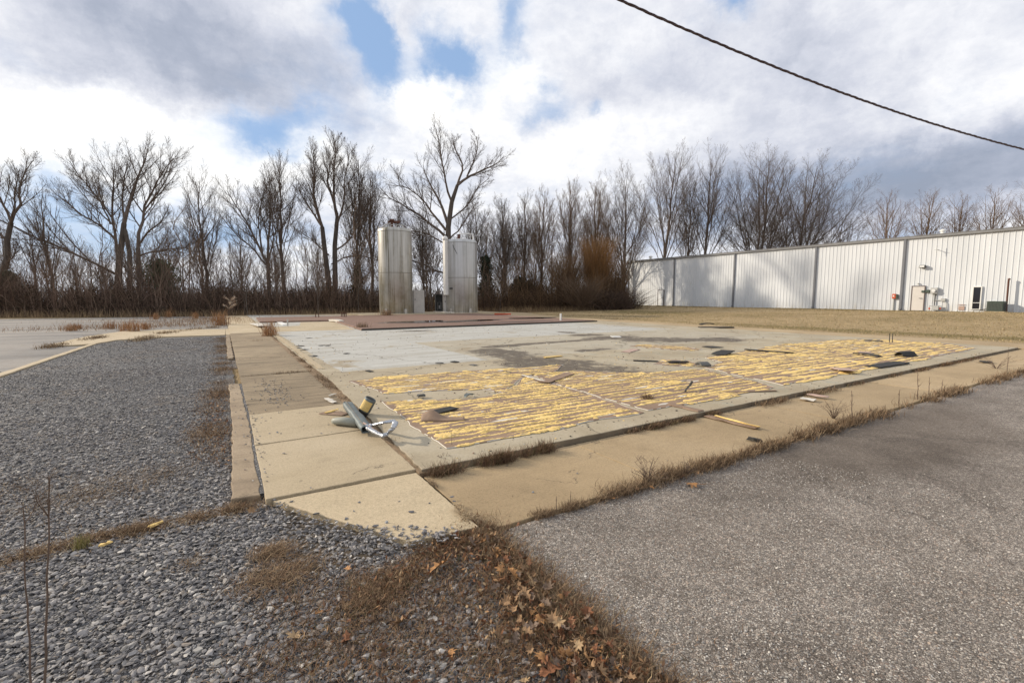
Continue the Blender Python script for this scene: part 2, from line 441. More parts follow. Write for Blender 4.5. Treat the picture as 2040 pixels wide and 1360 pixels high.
def asphalt_fn(t, out):
    p = t.pos()
    ve = t.vor(p, 92.0); vd = t.vor(p, 92.0, 'DISTANCE_TO_EDGE')[0]
    v2 = t.vor(t.v('ADD', p, (3.3, 1.1, 0)), 130.0); vd2 = t.vor(t.v('ADD', p, (3.3, 1.1, 0)), 130.0, 'DISTANCE_TO_EDGE')[0]
    rv = t.sep(ve[1])[0]; rv2 = t.sep(v2[1])[0]; rw = t.sep(ve[1])[1]
    stone = t.ramp(rv, [(0.0, (0.17, 0.16, 0.15)), (0.35, (0.30, 0.28, 0.26)), (0.7, (0.43, 0.40, 0.365)), (0.93, (0.52, 0.49, 0.445)), (1.0, (0.60, 0.58, 0.54))])
    stone = t.mix(t.m('MULTIPLY', t.step(rw, 0.75, 0.95), 0.5), stone, (0.33, 0.235, 0.185))
    stone2 = t.ramp(rv2, [(0.0, (0.13, 0.12, 0.11)), (0.6, (0.26, 0.24, 0.22)), (1.0, (0.48, 0.45, 0.41))])
    pick = t.step(t.noise(p, 30, 2), 0.46, 0.54)
    c = t.mix(pick, stone, stone2)
    e = t.mix(pick, t.step(vd, 0.02, 0.14), t.step(vd2, 0.02, 0.14))
    n = t.noise(p, 0.42, 5, 0.6, 0.5); m = t.noise(p, 2.2, 6, 0.65)
    c = t.mix(e, (0.070, 0.060, 0.050), c)
    x, y, z = t.sep(p)
    sb = []
    for (px, py, sx, sy, w) in [(1850, 835, 2.2, .45, 1), (1700, 880, 1.4, .35, .9), (1780, 905, 1.0, .35, .8), (1560, 915, .8, .22, .7), (1960, 890, 1.5, .4, .7), (1420, 1010, .5, .25, .6), (1640, 960, .8, .25, .5), (1250, 1160, .35, .2, .35), (1330, 1060, .4, .2, .4)]:
        a_, b_ = G(px, py, 0.0); sb.append(t.m('MULTIPLY', t.blob(x, y, a_, b_, sx, sy), w))
    soil = t.m('ADD', t.total(sb), t.m('MULTIPLY', t.m('SUBTRACT', t.noise(p, 1.9, 7, 0.7), 0.5), 1.1))
    c = t.mix(t.m('MULTIPLY', t.step(soil, 0.10, 1.15), 0.62), c, (0.095, 0.077, 0.060))
    ck = t.vor(t.v('ADD', p, t.v('SCALE', t.noise(p, 1.2, 6, 0.7, col=True), scale=0.9)), 0.16, 'DISTANCE_TO_EDGE')[0]
    c = t.mix(t.m('MULTIPLY', t.step(ck, 0.0028, 0.0005), 0.5), c, (0.05, 0.042, 0.035))
    c = t.mix(1.0, c, t.ramp(n, [(0.34, (0.60, 0.56, 0.52)), (0.46, (0.93, 0.90, 0.86)), (0.6, (1.02, 0.98, 0.93)), (0.72, (1.2, 1.15, 1.1))]), 'MULTIPLY')
    c = t.mix(1.0, c, t.ramp(m, [(0.3, (0.74, 0.70, 0.66)), (0.6, (1.02, 0.99, 0.96)), (0.75, (1.15, 1.11, 1.07))]), 'MULTIPLY')
    c = t.v('SCALE', c, scale=1.14)
    h = t.mix(pick, t.m('MINIMUM', vd, 0.3), t.m('MINIMUM', vd2, 0.25))
    out(c, 0.85, t.bump(h, 0.6, 0.010))
M['asphalt'] = material('coarse_worn_asphalt', asphalt_fn, 0.8, 0.35)

def gravel_fn(t, out):
    p = t.pos(); x, y, z = t.sep(p)
    q = t.v('ADD', p, t.v('SCALE', t.noise(p, 30, 2, col=True), scale=0.02))
    ve = t.vor(q, 52.0); vd = t.vor(q, 52.0, 'DISTANCE_TO_EDGE')[0]
    rv = t.sep(ve[1])[0]
    c = t.ramp(rv, [(0.0, (0.095, 0.094, 0.096)), (0.45, (0.175, 0.173, 0.176)), (0.8, (0.26, 0.256, 0.258)), (0.96, (0.35, 0.345, 0.34)), (1.0, (0.52, 0.50, 0.47))])
    c = t.mix(t.step(vd, 0.02, 0.12), (0.055, 0.052, 0.050), c)
    n = t.noise(p, 0.8, 5, 0.6, 0.4); m = t.noise(p, 5.5, 5, 0.7)
    brown = t.m('MULTIPLY', t.step(n, 0.48, 0.66), t.step(m, 0.40, 0.60))
    c = t.mix(t.m('MULTIPLY', brown, 0.55), c, (0.20, 0.145, 0.095))
    h = t.m('ADD', t.m('MINIMUM', vd, 0.35), t.m('MULTIPLY', rv, 0.25))
    out(c, 0.82, t.bump(h, 1.0, 0.03))
M['gravel'] = material('blue_grey_gravel_bed', gravel_fn)

def lot_fn(t, out):
    p = t.pos(); x, y, z = t.sep(p)
    n = t.noise(t.v('MULTIPLY', p, (0.35, 1.0, 1)), 0.45, 6, 0.62, 0.4); m = t.noise(p, 4, 6, 0.7); f = t.noise(p, 60, 3, 0.7)
    c = t.ramp(n, [(0.30, (0.125, 0.118, 0.112)), (0.45, (0.20, 0.188, 0.175)), (0.6, (0.27, 0.247, 0.22)), (0.75, (0.32, 0.28, 0.225))])
    c = t.mix(t.m('MULTIPLY', t.step(m, 0.5, 0.68), 0.5), c, (0.17, 0.13, 0.09))
    c = t.mix(1.0, c, t.ramp(f, [(0.3, 0.72), (0.7, 1.2)]), 'MULTIPLY')
    out(c, 0.85, t.bump(f, 0.5, 0.01))
M['lot'] = material('old_lot_surface', lot_fn)

def ground_fn(t, out):
    p = t.pos()
    n = t.noise(p, 0.12, 6, 0.62, 0.5); m = t.noise(t.v('MULTIPLY', p, (1, 1, 1)), 1.1, 7, 0.7); f = t.noise(p, 18, 5, 0.75)
    c = t.ramp(n, [(0.3, (0.25, 0.19, 0.10)), (0.5, (0.35, 0.26, 0.145)), (0.7, (0.41, 0.31, 0.18))])
    c = t.mix(t.m('MULTIPLY', t.step(m, 0.50, 0.66), 0.55), c, (0.20, 0.165, 0.07))
    x, y, z = t.sep(p)
    band = t.total([t.blob(x, y, 46.5, 30, 2.2, 60), t.blob(x, y, 25.5, 10, 1.6, 16), t.blob(x, y, 33, 30, 4, 9)])
    c = t.mix(t.m('MULTIPLY', t.step(t.m('ADD', band, t.m('MULTIPLY', t.m('SUBTRACT', m, 0.5), 2.0)), 0.45, 0.95), 0.75), c, (0.165, 0.13, 0.052))
    c = t.mix(1.0, c, t.ramp(f, [(0.3, 0.7), (0.7, 1.25)]), 'MULTIPLY')
    out(c, 0.95, t.bump(f, 0.7, 0.05))
M['ground'] = material('dry_winter_grass_ground', ground_fn, 0.95, 0.1)

def bark(name, c):
    def f(t, out):
        p = t.pos()
        n = t.noise(t.v('MULTIPLY', p, (4, 4, 0.8)), 1.5, 5, 0.65)
        col = t.ramp(n, [(0.3, tuple(x * 0.6 for x in c)), (0.7, tuple(x * 1.35 for x in c))])
        out(col, 0.9, t.bump(n, 0.6, 0.03))
    return material(name, f, 0.9, 0.15)
M['bark'] = bark('grey_brown_bark', (0.10, 0.082, 0.068))
M['twig'] = bark('brown_twigs', (0.135, 0.104, 0.083))
M['bark2'] = bark('warm_bark', (0.125, 0.093, 0.068))
M['twig2'] = bark('warm_twigs', (0.175, 0.122, 0.085))
M['bark3'] = bark('grey_bark', (0.13, 0.112, 0.096))
M['tint'] = tinted('dry_plant_matter')
M['stone'] = tinted('crushed_stone', 0.75, 0.3)
M['leafgreen'] = tinted('evergreen_needles', 0.8, 0.2)
M['brush'] = tinted('tangled_brush', 0.95, 0.08)

def siding_fn(t, out):
    p = t.pos()
    n = t.noise(t.v('MULTIPLY', p, (1, 1, 0.25)), 0.7, 5, 0.6); z = t.sep(p)[2]
    c = t.ramp(n, [(0.3, (0.585, 0.605, 0.62)), (0.7, (0.68, 0.70, 0.715))])
    st = t.m('MULTIPLY', t.step(z, 1.5, 0.5), t.step(t.noise(t.v('MULTIPLY', p, (1, 3, 0.6)), 1.4, 5), 0.45, 0.7))
    c = t.mix(t.m('MULTIPLY', st, 0.45), c, (0.45, 0.41, 0.33))
    run = t.step(t.noise(t.v('MULTIPLY', p, (1, 2.2, 0.12)), 2.2, 6, 0.7), 0.55, 0.75)
    c = t.mix(t.m('MULTIPLY', run, 0.22), c, (0.46, 0.44, 0.40))
    out(c, 0.45)
M['siding'] = material('white_metal_siding', siding_fn, 0.45, 0.4)
M['trim'] = plain('grey_metal_trim', (0.17, 0.175, 0.19), 0.5, 0.12, 2)
M['gutter'] = plain('weathered_gutter', (0.22, 0.22, 0.22), 0.5, 0.2, 2)
M['roof'] = plain('galvalume_roof', (0.45, 0.46, 0.47), 0.45, 0.12, 1)
M['door'] = plain('cream_steel_door', (0.60, 0.565, 0.52), 0.55, 0.05, 3)
M['frame'] = plain('brown_door_frame', (0.15, 0.12, 0.11), 0.6, 0.1)
def glass_fn(t, out): out((0.012, 0.012, 0.016), 0.08)
M['glass'] = material('dark_window_glass', glass_fn, 0.08, 0.5)
M['red'] = plain('red_box_paint', (0.50, 0.10, 0.045), 0.5, 0.15)
M['box'] = plain('grey_utility_enamel', (0.42, 0.42, 0.40), 0.5, 0.1)
M['darkbox'] = plain('dark_utility_grey', (0.09, 0.09, 0.085), 0.6, 0.2)
M['acgreen'] = plain('dark_green_enamel', (0.065, 0.085, 0.068), 0.5, 0.15)
M['rust'] = plain('rusty_steel', (0.11, 0.05, 0.035), 0.8, 0.35)
M['white'] = plain('chalky_white', (0.72, 0.71, 0.67), 0.6, 0.08)
M['lens'] = plain('lamp_lens', (0.70, 0.70, 0.68), 0.2, 0.05)

def tank_fn(base, grime, amount, seed):
    def f(t, out):
        o = t.obj(); x, y, z = t.sep(o)
        a = t.m('ARCTAN2', y, x)
        sv_ = t.comb(t.m('MULTIPLY', t.m('COSINE', a), 3.0), t.m('MULTIPLY', t.m('SINE', a), 3.0), t.m('ADD', t.m('MULTIPLY', z, 0.09), seed))
        st = t.noise(sv_, 1.6, 7, 0.62, 0.15)
        st2 = t.noise(t.v('MULTIPLY', sv_, (3.5, 3.5, 1.6)), 1.5, 6, 0.65)
        pat = t.noise(o, 1.1, 6, 0.65, 0.3)
        k = t.m('ADD', t.m('ADD', t.m('MULTIPLY', st, 0.55), t.m('MULTIPLY', st2, 0.3)), t.m('MULTIPLY', pat, 0.15))
        c = t.ramp(k, [(0.37, tuple(q * 1.25 for q in base)), (0.46, base), (0.52, tuple(q * 0.8 + w * 0.2 for q, w in zip(base, grime))), (0.60, grime)])
        c = t.mix(amount, base, c)
        low = t.m('MULTIPLY', t.step(z, 4.2, 1.2), t.step(pat, 0.44, 0.62))
        c = t.mix(t.m('MULTIPLY', low, 0.35 * amount), c, (0.26, 0.22, 0.125))
        spl = t.m('MULTIPLY', t.step(z, 0.9, 0.1), t.step(st2, 0.4, 0.6))
        c = t.mix(t.m('MULTIPLY', spl, 0.4), c, (0.22, 0.17, 0.10))
        out(c, t.m('ADD', 0.30, t.m('MULTIPLY', st2, 0.22)), t.bump(pat, 0.14, 0.03), 0.55)
    return material('stained_stainless_steel', f, 0.45, 0.5)
M['tank1'] = tank_fn((0.44, 0.425, 0.385), (0.185, 0.165, 0.115), 1.0, 0.3)
M['tank2'] = tank_fn((0.50, 0.50, 0.49), (0.29, 0.28, 0.25), 0.7, 5.3)
M['steel'] = plain('dull_steel_sheet', (0.44, 0.42, 0.385), 0.5, 0.18, 2.5, 0.3)
M['seam'] = plain('dark_seam', (0.16, 0.145, 0.115), 0.7, 0.2)
M['galv'] = plain('galvanized_sheet', (0.14, 0.16, 0.158), 0.6, 0.45, 7, 0.3, 0.5)
M['foil'] = plain('crumpled_foil', (0.42, 0.44, 0.47), 0.35, 0.3, 14, 0.7, 0.9)
M['palepipe'] = plain('pale_green_pipe_paint', (0.28, 0.285, 0.235), 0.5, 0.2, 6)
M['black'] = plain('black_rubber', (0.028, 0.027, 0.025), 0.75, 0.4, 8)
M['darkwood'] = plain('dark_wet_board', (0.05, 0.047, 0.04), 0.8, 0.4, 5)
M['board'] = plain('brown_hardboard', (0.25, 0.17, 0.115), 0.75, 0.3, 2.5)
M['pale'] = plain('pale_scrap', (0.58, 0.54, 0.47), 0.8, 0.15)
M['pinkish'] = plain('pinkish_board_back', (0.42, 0.30, 0.245), 0.8, 0.15)
def glue_fn(t, out):
    p = t.pos(); n = t.noise(p, 7, 6, 0.65); f = t.noise(p, 60, 4, 0.7)
    c = t.ramp(n, [(0.28, (0.60, 0.43, 0.185)), (0.42, (0.76, 0.535, 0.19)), (0.62, (0.82, 0.59, 0.225)), (0.75, (0.80, 0.66, 0.37))])
    d_ = t.noise(p, 2.6, 6, 0.7)
    c = t.mix(t.m('MULTIPLY', t.step(d_, 0.54, 0.72), 0.55), c, (0.50, 0.36, 0.17))
    c = t.mix(t.m('MULTIPLY', t.step(d_, 0.42, 0.30), 0.5), c, (0.80, 0.70, 0.48))
    c = t.mix(1.0, c, t.ramp(f, [(0.3, 0.78), (0.65, 1.08)]), 'MULTIPLY')
    out(c, 0.75, t.bump(f, 0.7, 0.008))
M['glue'] = material('yellow_dried_adhesive', glue_fn, 0.75, 0.25)
M['cable'] = plain('weathered_cable', (0.075, 0.05, 0.052), 0.6, 0.2)
M['soil'] = plain('brown_soil', (0.235, 0.165, 0.10), 0.95, 0.5, 5, bump=0.6)
M['joint'] = plain('joint_dirt', (0.075, 0.058, 0.04), 0.95, 0.4, 6)

# ------------------------------------------------------------------ the ground and the paved surfaces
def lawn_z(x, y):
    t = min(max((x - 25.0) / 20.0, 0), 1); t = t * t * (3 - 2 * t)
    return 0.50 * t + 0.02 * math.sin(x * 0.9 + y * 0.4) * t
def build_ground():
    xs = np.concatenate([[-1600, -700, -300, -120, -60], np.arange(-30, 22, 4), np.arange(22, 60, 1.0), [64, 75, 90, 120, 200, 400, 900, 1900]])
    ys = np.concatenate([[-300, -100, -50], np.arange(-30, 66, 2.0), [70, 80, 100, 150, 250, 500, 1000, 2300]])
    V = [(x, y, -0.03 + lawn_z(x, y)) for y in ys for x in xs]
    nx = len(xs)
    Q = [(j * nx + i, j * nx + i + 1, (j + 1) * nx + i + 1, (j + 1) * nx + i) for j in range(len(ys) - 1) for i in range(nx - 1)]
    tag(link('ground', np_mesh('ground', V, Q, smooth=True), M['ground']), kind='structure')
build_ground()
def sheet(name, poly, z, mat):
    o = MB().prism(poly, z - 0.06, z).build(name, mat)
    return tag(o, kind='structure')
def fray(poly, step=0.15, amp=0.02, seed=1):
    """polygon with wobbling edges, as broken edges of paving and boards have"""
    r = random.Random(seed); out = []
    n = len(poly)
    for i in range(n):
        a = poly[i]; b = poly[(i + 1) % n]
        L = math.hypot(b[0] - a[0], b[1] - a[1]); k = max(1, int(L / step))
        for j in range(k):
            q = j / k
            w = amp if j else amp * 0.3
            out.append((a[0] + (b[0] - a[0]) * q + r.uniform(-w, w), a[1] + (b[1] - a[1]) * q + r.uniform(-w, w)))
    return out

sheet('parking_lot', [(-90, 12), (0.45, 12), (0.9, 46), (-90, 60)], -0.012, M['lot'])
sheet('gravel_lot', fray([(-3.62, -3), (1.38, -3), (1.36, 2.7), (0.32, 3.86), (0.20, 6), (0.28, 22.3), (-3.4, 21.6), (-3.6, 20.4)], 0.3, 0.02), 0.0, M['gravel'])
sheet('gravel_road', [(-30, -3), (-3.9, -3), (-3.9, 14), (-30, 14)], -0.006, M['gravel'])
sheet('asphalt_lot', fray([(1.40, -6), (75, -6), (75, 2.50), (1.5, 2.56)], 0.2, 0.015, 3), 0.008, M['asphalt'])
# kerb strip and path round the gravel lot
def strip(name, pts, w, z, mat, h=0.12, seed=0):
    L = [(p[0] - w / 2, p[1]) for p in pts]; Rr = [(p[0] + w / 2, p[1]) for p in pts][::-1]
    return tag(MB().prism(fray(L + Rr, 0.25, 0.012, seed), z - h, z).build(name, mat, bevel=0.012), kind='structure')
strip('kerb', [(-3.74, -3), (-3.70, 13.0), (-3.50, 20.9)], 0.17, 0.03, M['walk'], seed=4)
tag(MB().prism(fray([G(88, 691), G(170, 672), G(245, 661), G(330, 658), G(455, 656.5), G(462, 668), G(330, 672), G(230, 679), G(190, 686), G(150, 689)], 0.3, 0.03, 5), -0.06, 0.035).build('path', M['walk']), kind='structure')
tag(MB().prism(fray([(0.02, 3.98), (0.215, 3.95), (0.262, 6.4), (0.27, 9.4), (0.11, 9.4), (0.09, 6.4)], 0.12, 0.010, 8), -0.08, 0.052).build('kerb', M['curb'], bevel=0.008), kind='structure')
tag(MB().prism(fray([(0.17, 13.5), (0.30, 13.5), (0.40, 22.0), (0.27, 22.0)], 0.2, 0.02, 9), -0.08, 0.045).build('kerb', M['curb'], bevel=0.015), kind='structure')

# the left walkway: poured squares with open joints between them
def wl(y): return 0.225 + 0.055 * min(max((y - 3.8) / 2.4, 0), 1) + 0.0078 * max(0, y - 6)
def wr(y): return 1.405 + 0.0165 * (y - 3.7)
sheet('joint_soil', [(0.19, 4.0), (0.25, 3.98), (0.32, 6.4), (0.33, 9.4), (0.24, 9.4)], 0.046, M['gravel'])
sheet('joint_soil', [(1.40, 3.72), (1.60, 3.70), (1.95, 30), (1.6, 30)], 0.052, M['soil'])
sheet('joint_soil', [(0.26, 2.72), (22.3, 2.66), (22.3, 3.8), (1.6, 3.8), (2.0, 44), (0.55, 44), (0.3, 4)], 0.002, M['joint'])
def walk_piece(poly, mat, z=0.06):
    return tag(MB().prism(fray(fray(poly, 0.5, 0.004, int(abs(poly[0][1]) * 37) % 97), 0.05, 0.0035, 5), -0.05, z).build('sidewalk', mat, bevel=0.005), kind='structure')
walk_piece([(0.285, 3.80), (0.95, 2.70), (1.40, 2.64), (1.395, 3.78)], M['walk'], 0.042)
jy = [3.815, 5.31, 6.77, 10.15, 13.0, 16.3, 19.5, 22.6, 26.0, 29.5, 33.0, 37.0, 41.0, 44.5]
for i in range(len(jy) - 1):
    a, b = jy[i] + 0.009, jy[i + 1] - 0.009
    left_a = wl(a) + (0.014 if i == 0 else 0)
    mt = M['walk'] if i < 2 or i > 6 else M['walk_old']
    walk_piece([(left_a, a), (wr(a), a), (wr(b), b), (wl(b), b)], mt, 0.057 + (0.004 if i % 2 else 0))
# the front walk between slab and asphalt
jx = [1.418, 3.1, 6.55, 9.9, 13.3, 16.6, 20.0, 22.3]
for i in range(len(jx) - 1):
    a, b = jx[i] + (0.008 if i == 0 else 0.012), jx[i + 1] - 0.012
    if i == 0: b = jx[1] - 0.001
    if i == 1: a = jx[1] + 0.001
    walk_piece([(a, 2.60), (b, 2.60), (b, 3.70), (a, 3.70)], M['front'], 0.022 + 0.002 * (i % 2))

SZ = 0.075                                   # top of the old building's floor slab
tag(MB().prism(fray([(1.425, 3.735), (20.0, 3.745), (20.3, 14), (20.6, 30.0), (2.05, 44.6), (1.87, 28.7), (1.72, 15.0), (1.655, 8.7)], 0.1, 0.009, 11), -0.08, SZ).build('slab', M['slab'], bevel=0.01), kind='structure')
tag(MB().prism(fray([(20.0, 3.6), (22.3, 3.75), (22.4, 18), (22.6, 28), (24.5, 37), (21.5, 39), (20.66, 29.5), (20.36, 14)], 0.4, 0.03, 12), -0.05, 0.05).build('path', M['front']), kind='structure')
tag(MB().prism(fray([(20.6, 30.05), (22.4, 38), (25.5, 37), (24, 41), (12, 45), (2.1, 45), (2.08, 44.7)], 0.5, 0.04, 13), -0.05, 0.06).build('terrace', M['walk']), kind='structure')
# low bare kerb left on the slab's left margin
tag(MB().prism(fray([(1.72, 10.3), (1.84, 10.2), (1.99, 20.6), (1.87, 20.8)], 0.3, 0.015, 14), SZ - 0.01, SZ + 0.012).build('kerb', M['walk']), kind='structure')
TZ = SZ + 0.085                             # raised red tile floor
tag(MB().prism(fray([(5.42, 21.25), (19.4, 21.5), (19.2, 36.2), (2.3, 37.2), (2.05, 30.6), (4.0, 30.5), (6.0, 30.3)], 0.35, 0.02, 15), SZ - 0.02, TZ).build('tile_floor', M['tile'], bevel=0.01), kind='structure')
tag(MB().prism(fray([(5.40, 21.13), (19.5, 21.36), (19.5, 21.47), (5.40, 21.22)], 0.25, 0.012, 16), SZ - 0.02, TZ - 0.02).build('tile_floor_edge', M['darkwood']), kind='structure')
tag(MB().prism(fray([(2.15, 22.4), (5.3, 22.0), (6.0, 30.0), (4.2, 30.2), (3.6, 26.5), (2.2, 26)], 0.5, 0.05, 17), SZ - 0.02, SZ + 0.006).build('slab_patch', M['walk']), kind='structure')
tag(MB().prism(fray([(9.5, 36.6), (22.0, 36.2), (22.0, 42.0), (9.5, 42.0)], 0.5, 0.02, 18), 0.0, TZ + 0.03).build('tank_pad', M['walk']), kind='structure')
def puddle(px, py, sx, sy, seed):
    r = random.Random(seed); cx, cy = G(px, py, TZ); n = 36
    ph = [r.uniform(0, 6.28) for _ in range(4)]
    pts = []
    for k in range(n):
        a = 2 * math.pi * k / n
        q = 1 + 0.2 * math.sin(2 * a + ph[0]) + 0.14 * math.sin(3 * a + ph[1]) + 0.1 * math.sin(5 * a + ph[2]) + 0.05 * math.sin(9 * a + ph[3])
        pts.append((cx + sx * q * math.cos(a), cy + sy * q * math.sin(a)))
    tag(MB().prism(pts, TZ - 0.01, TZ + 0.004).build('puddle', M['water']), kind='structure')
puddle(835, 640.5, 1.5, 0.9, 1); puddle(955, 638, 1.3, 0.75, 2); puddle(1060, 633.5, 1.5, 0.9, 4); puddle(900, 641, 0.7, 0.5, 5)

# ------------------------------------------------------------------ the white metal building
def build_hall():
    y0, y1, zb, zt = -22.0, 46.55, 0.42, 6.36
    root = empty('metal_building', (WX, y1, zb))
    tag(root, 'long low white metal building with ribbed siding and grey downspouts', 'building')
    def part(mb, name, mat, parent=root, **k):
        mb.V = [(v[0] - WX, v[1] - y1, v[2] - zb) for v in mb.V] if parent is root else mb.V
        return mb.build(name, mat, parent, **k)
    def sub(mb, name, mat, parent):
        mb.V = [(v[0] - WX, v[1] - y1, v[2] - zb) for v in mb.V]
        return mb.build(name, mat, parent)
    # ribbed front wall
    vs = []; fs = []; prof = []
    y = y0
    while y < y1 - 0.3:
        prof += [(0, y), (0, y + 0.225), (-0.024, y + 0.245), (-0.024, y + 0.285), (0, y + 0.305)]
        y += 0.305
    prof.append((0, y1))
    for (dx, yy) in prof: vs += [(WX + dx, yy, zb), (WX + dx, yy, zt)]
    for i in range(len(prof) - 1): fs.append((2 * i, 2 * i + 1, 2 * i + 3, 2 * i + 2))
    part(MB().add(vs, fs), 'wall', M['siding'])
    b = MB().prism([(WX + 0.02, y0), (WX + 20, y0), (WX + 20, y1), (WX + 0.02, y1)], zb, zt - 0.01)
    part(b, 'shell', M['siding'])
    b = MB().add([(WX - 0.05, y0 - 0.1, zt + 0.02), (WX + 10, y0 - 0.1, zt + 0.5), (WX + 20.1, y0 - 0.1, zt + 0.02), (WX - 0.05, y1 + 0.1, zt + 0.02), (WX + 10, y1 + 0.1, zt + 0.5), (WX + 20.1, y1 + 0.1, zt + 0.02)],
                 [(0, 1, 4, 3), (1, 2, 5, 4), (0, 2, 1), (3, 4, 5), (0, 3, 5, 2)])
    part(b, 'roof', M['roof'])
    b = MB().box((WX - 0.10, (y0 + y1) / 2, zt - 0.02), (0.16, y1 - y0 + 0.2, 0.17)).box((WX - 0.11, (y0 + y1) / 2, zt + 0.085), (0.2, y1 - y0 + 0.22, 0.035))
    part(b, 'gutter', M['gutter'])
    for px in (1345, 1465, 1627, 1803):
        yy, _ = WALL(px, 500)
        part(MB().box((WX - 0.085, yy, (zb + zt) / 2), (0.10, 0.17, zt - zb - 0.1)).box((WX - 0.14, yy, zb + 0.16), (0.2, 0.16, 0.12)), 'downspout', M['trim'], bevel=0.01)
    part(MB().box((WX - 0.03, y1 - 0.06, (zb + zt) / 2), (0.10, 0.16, zt - zb - 0.05)), 'corner_trim', M['trim'])
    def door(pl, pr, ztop, zbot=0.47, skin='door'):
        ya, _ = WALL(pl, 600); yb, _ = WALL(pr, 600)
        w = abs(ya - yb); yc = (ya + yb) / 2; h = ztop - zbot
        d = part(MB().box((WX - 0.065, yc, zbot + h / 2), (0.045, w - 0.10, h - 0.05)), 'door', M[skin], bevel=0.006)
        fr = MB().box((WX - 0.055, yc - w / 2 + 0.02, zbot + h / 2), (0.11, 0.05, h)).box((WX - 0.055, yc + w / 2 - 0.02, zbot + h / 2), (0.11, 0.05, h)).box((WX - 0.055, yc, zbot + h + 0.026), (0.11, w + 0.01, 0.05))
        sub(fr, 'frame', M['frame'], d)
        hd = MB().tube([(WX - 0.10, yc - w / 2 + 0.16, zbot + 1.0), (WX - 0.15, yc - w / 2 + 0.16, zbot + 1.0), (WX - 0.15, yc - w / 2 + 0.34, zbot + 1.0)], 0.018, 8)
        sub(hd, 'handle', M['darkbox'], d)
        part(MB().lathe([(0.02, 0), (0.07, 0.0), (0.08, 0.06), (0.03, 0.10)], 12, (WX - 0.09, yc + 0.02, zbot + h + 0.17)), 'door_lamp', M['box'], smooth=True)
        return d
    door(1815, 1842, 2.42)
    door(1311, 1323, 2.44, skin='siding')
    ya, za = WALL(1937, 615); yb, zb2 = WALL(1955.5, 572)
    w = ya - yb; yc = (ya + yb) / 2; zc = (za + zb2) / 2; h = zb2 - za
    wn = part(MB().box((WX - 0.05, yc, zc), (0.02, w, h)), 'window', M['glass'])
    fr = MB()
    for s_ in (-1, 1):
        fr.box((WX - 0.06, yc + s_ * (w / 2 + 0.03), zc), (0.10, 0.06, h + 0.12)); fr.box((WX - 0.06, yc, zc + s_ * (h / 2 + 0.03)), (0.096, w, 0.06))
    fr.box((WX - 0.07, yc, za + 0.45), (0.04, w, 0.04))
    sub(fr, 'frame', M['white'], wn)
    def at(px, py): return WALL(px, py)
    y, z = at(1840, 531)
    fl = part(MB().box((WX - 0.20, y, z), (0.30, 0.40, 0.22), taper=0.9), 'floodlight', M['darkbox'], bevel=0.02)
    sub(MB().box((WX - 0.357, y, z), (0.01, 0.30, 0.15)), 'lens', M['lens'], fl)
    y, z = at(1870, 498)
    part(MB().tube([(WX, y, z), (WX - 0.45, y, z)], 0.022, 8).tube([(WX - 0.42, y, z - 0.28), (WX - 0.42, y, z + 0.34)], 0.018, 8).tube([(WX - 0.42, y - 0.15, z), (WX - 0.42, y + 0.15, z)], 0.012, 6), 'wall_antenna', M['box'])
    y, z = at(1783, 590)
    rb = part(MB().box((WX - 0.14, y, z), (0.18, 0.25, 0.40)), 'alarm_box', M['red'], bevel=0.015)
    sub(MB().box((WX - 0.236, y + 0.02, z + 0.02), (0.01, 0.10, 0.11)), 'label_plate', M['white'], rb)
    sub(MB().box((WX - 0.12, y - 0.19, z - 0.02), (0.17, 0.10, 0.34)), 'side_panel', M['acgreen'], rb)
    sub(MB().tube([(WX - 0.07, y + 0.04, z - 0.2), (WX - 0.07, y + 0.04, zb + 0.05)], 0.05, 8), 'conduit', M['box'], rb)
    y, z = at(1863, 579)
    mt = part(MB().box((WX - 0.15, y, z), (0.24, 0.42, 0.48)), 'meter_box', M['box'], bevel=0.02)
    sub(MB().tube([(WX - 0.27, y, z), (WX - 0.38, y, z)], 0.12, 16), 'meter', M['lens'], mt)
    sub(MB().tube([(WX - 0.1, y - 0.05, z - 0.2), (WX - 0.1, y - 0.05, zb + 0.1)], 0.035, 8), 'conduit', M['darkbox'], mt)
    sub(MB().tube([(WX - 0.1, y + 0.08, z - 0.2), (WX - 0.1, y + 0.08, zb + 0.9), (WX - 0.1, y - 0.55, zb + 0.9), (WX - 0.1, y - 0.75, zb + 0.7), (WX - 0.1, y - 0.8, zb + 0.1)], 0.028, 8), 'conduit', M['box'], mt)
    y, z = at(1849, 580)
    part(MB().box((WX - 0.09, y, z), (0.14, 0.26, 0.22)).box((WX - 0.09, y + 0.28, z - 0.02), (0.13, 0.2, 0.16)), 'junction_box', M['acgreen'], bevel=0.01)
    y, z = at(1880, 597)
    part(MB().box((WX - 0.09, y, z), (0.14, 0.26, 0.22)), 'junction_box', M['box'], bevel=0.01)
    y, z = at(1865, 614)
    gm = part(MB().tube([(WX - 0.25, y + 0.35, zb + 0.05), (WX - 0.25, y + 0.35, z + 0.2), (WX - 0.25, y - 0.35, z + 0.2), (WX - 0.25, y - 0.35, zb + 0.05)], 0.035, 8).box((WX - 0.3, y - 0.05, z + 0.02), (0.22, 0.4, 0.3)), 'gas_meter', M['box'], bevel=0.01)
    sub(MB().box((WX - 0.3, y + 0.33, z - 0.02), (0.10, 0.09, 0.14)), 'valve', M['red'], gm)
    sub(MB().box((WX - 0.3, y - 0.33, z), (0.10, 0.09, 0.12)), 'valve', M['red'], gm)
    y, z = at(1916, 611)
    part(MB().box((WX - 0.05, y, z - 0.1), (0.03, 0.34, 0.30)).box((WX - 0.06, y, z + 0.16), (0.05, 0.38, 0.04)), 'wall_vent', M['pinkish'])
    y, z = at(1874, 458)
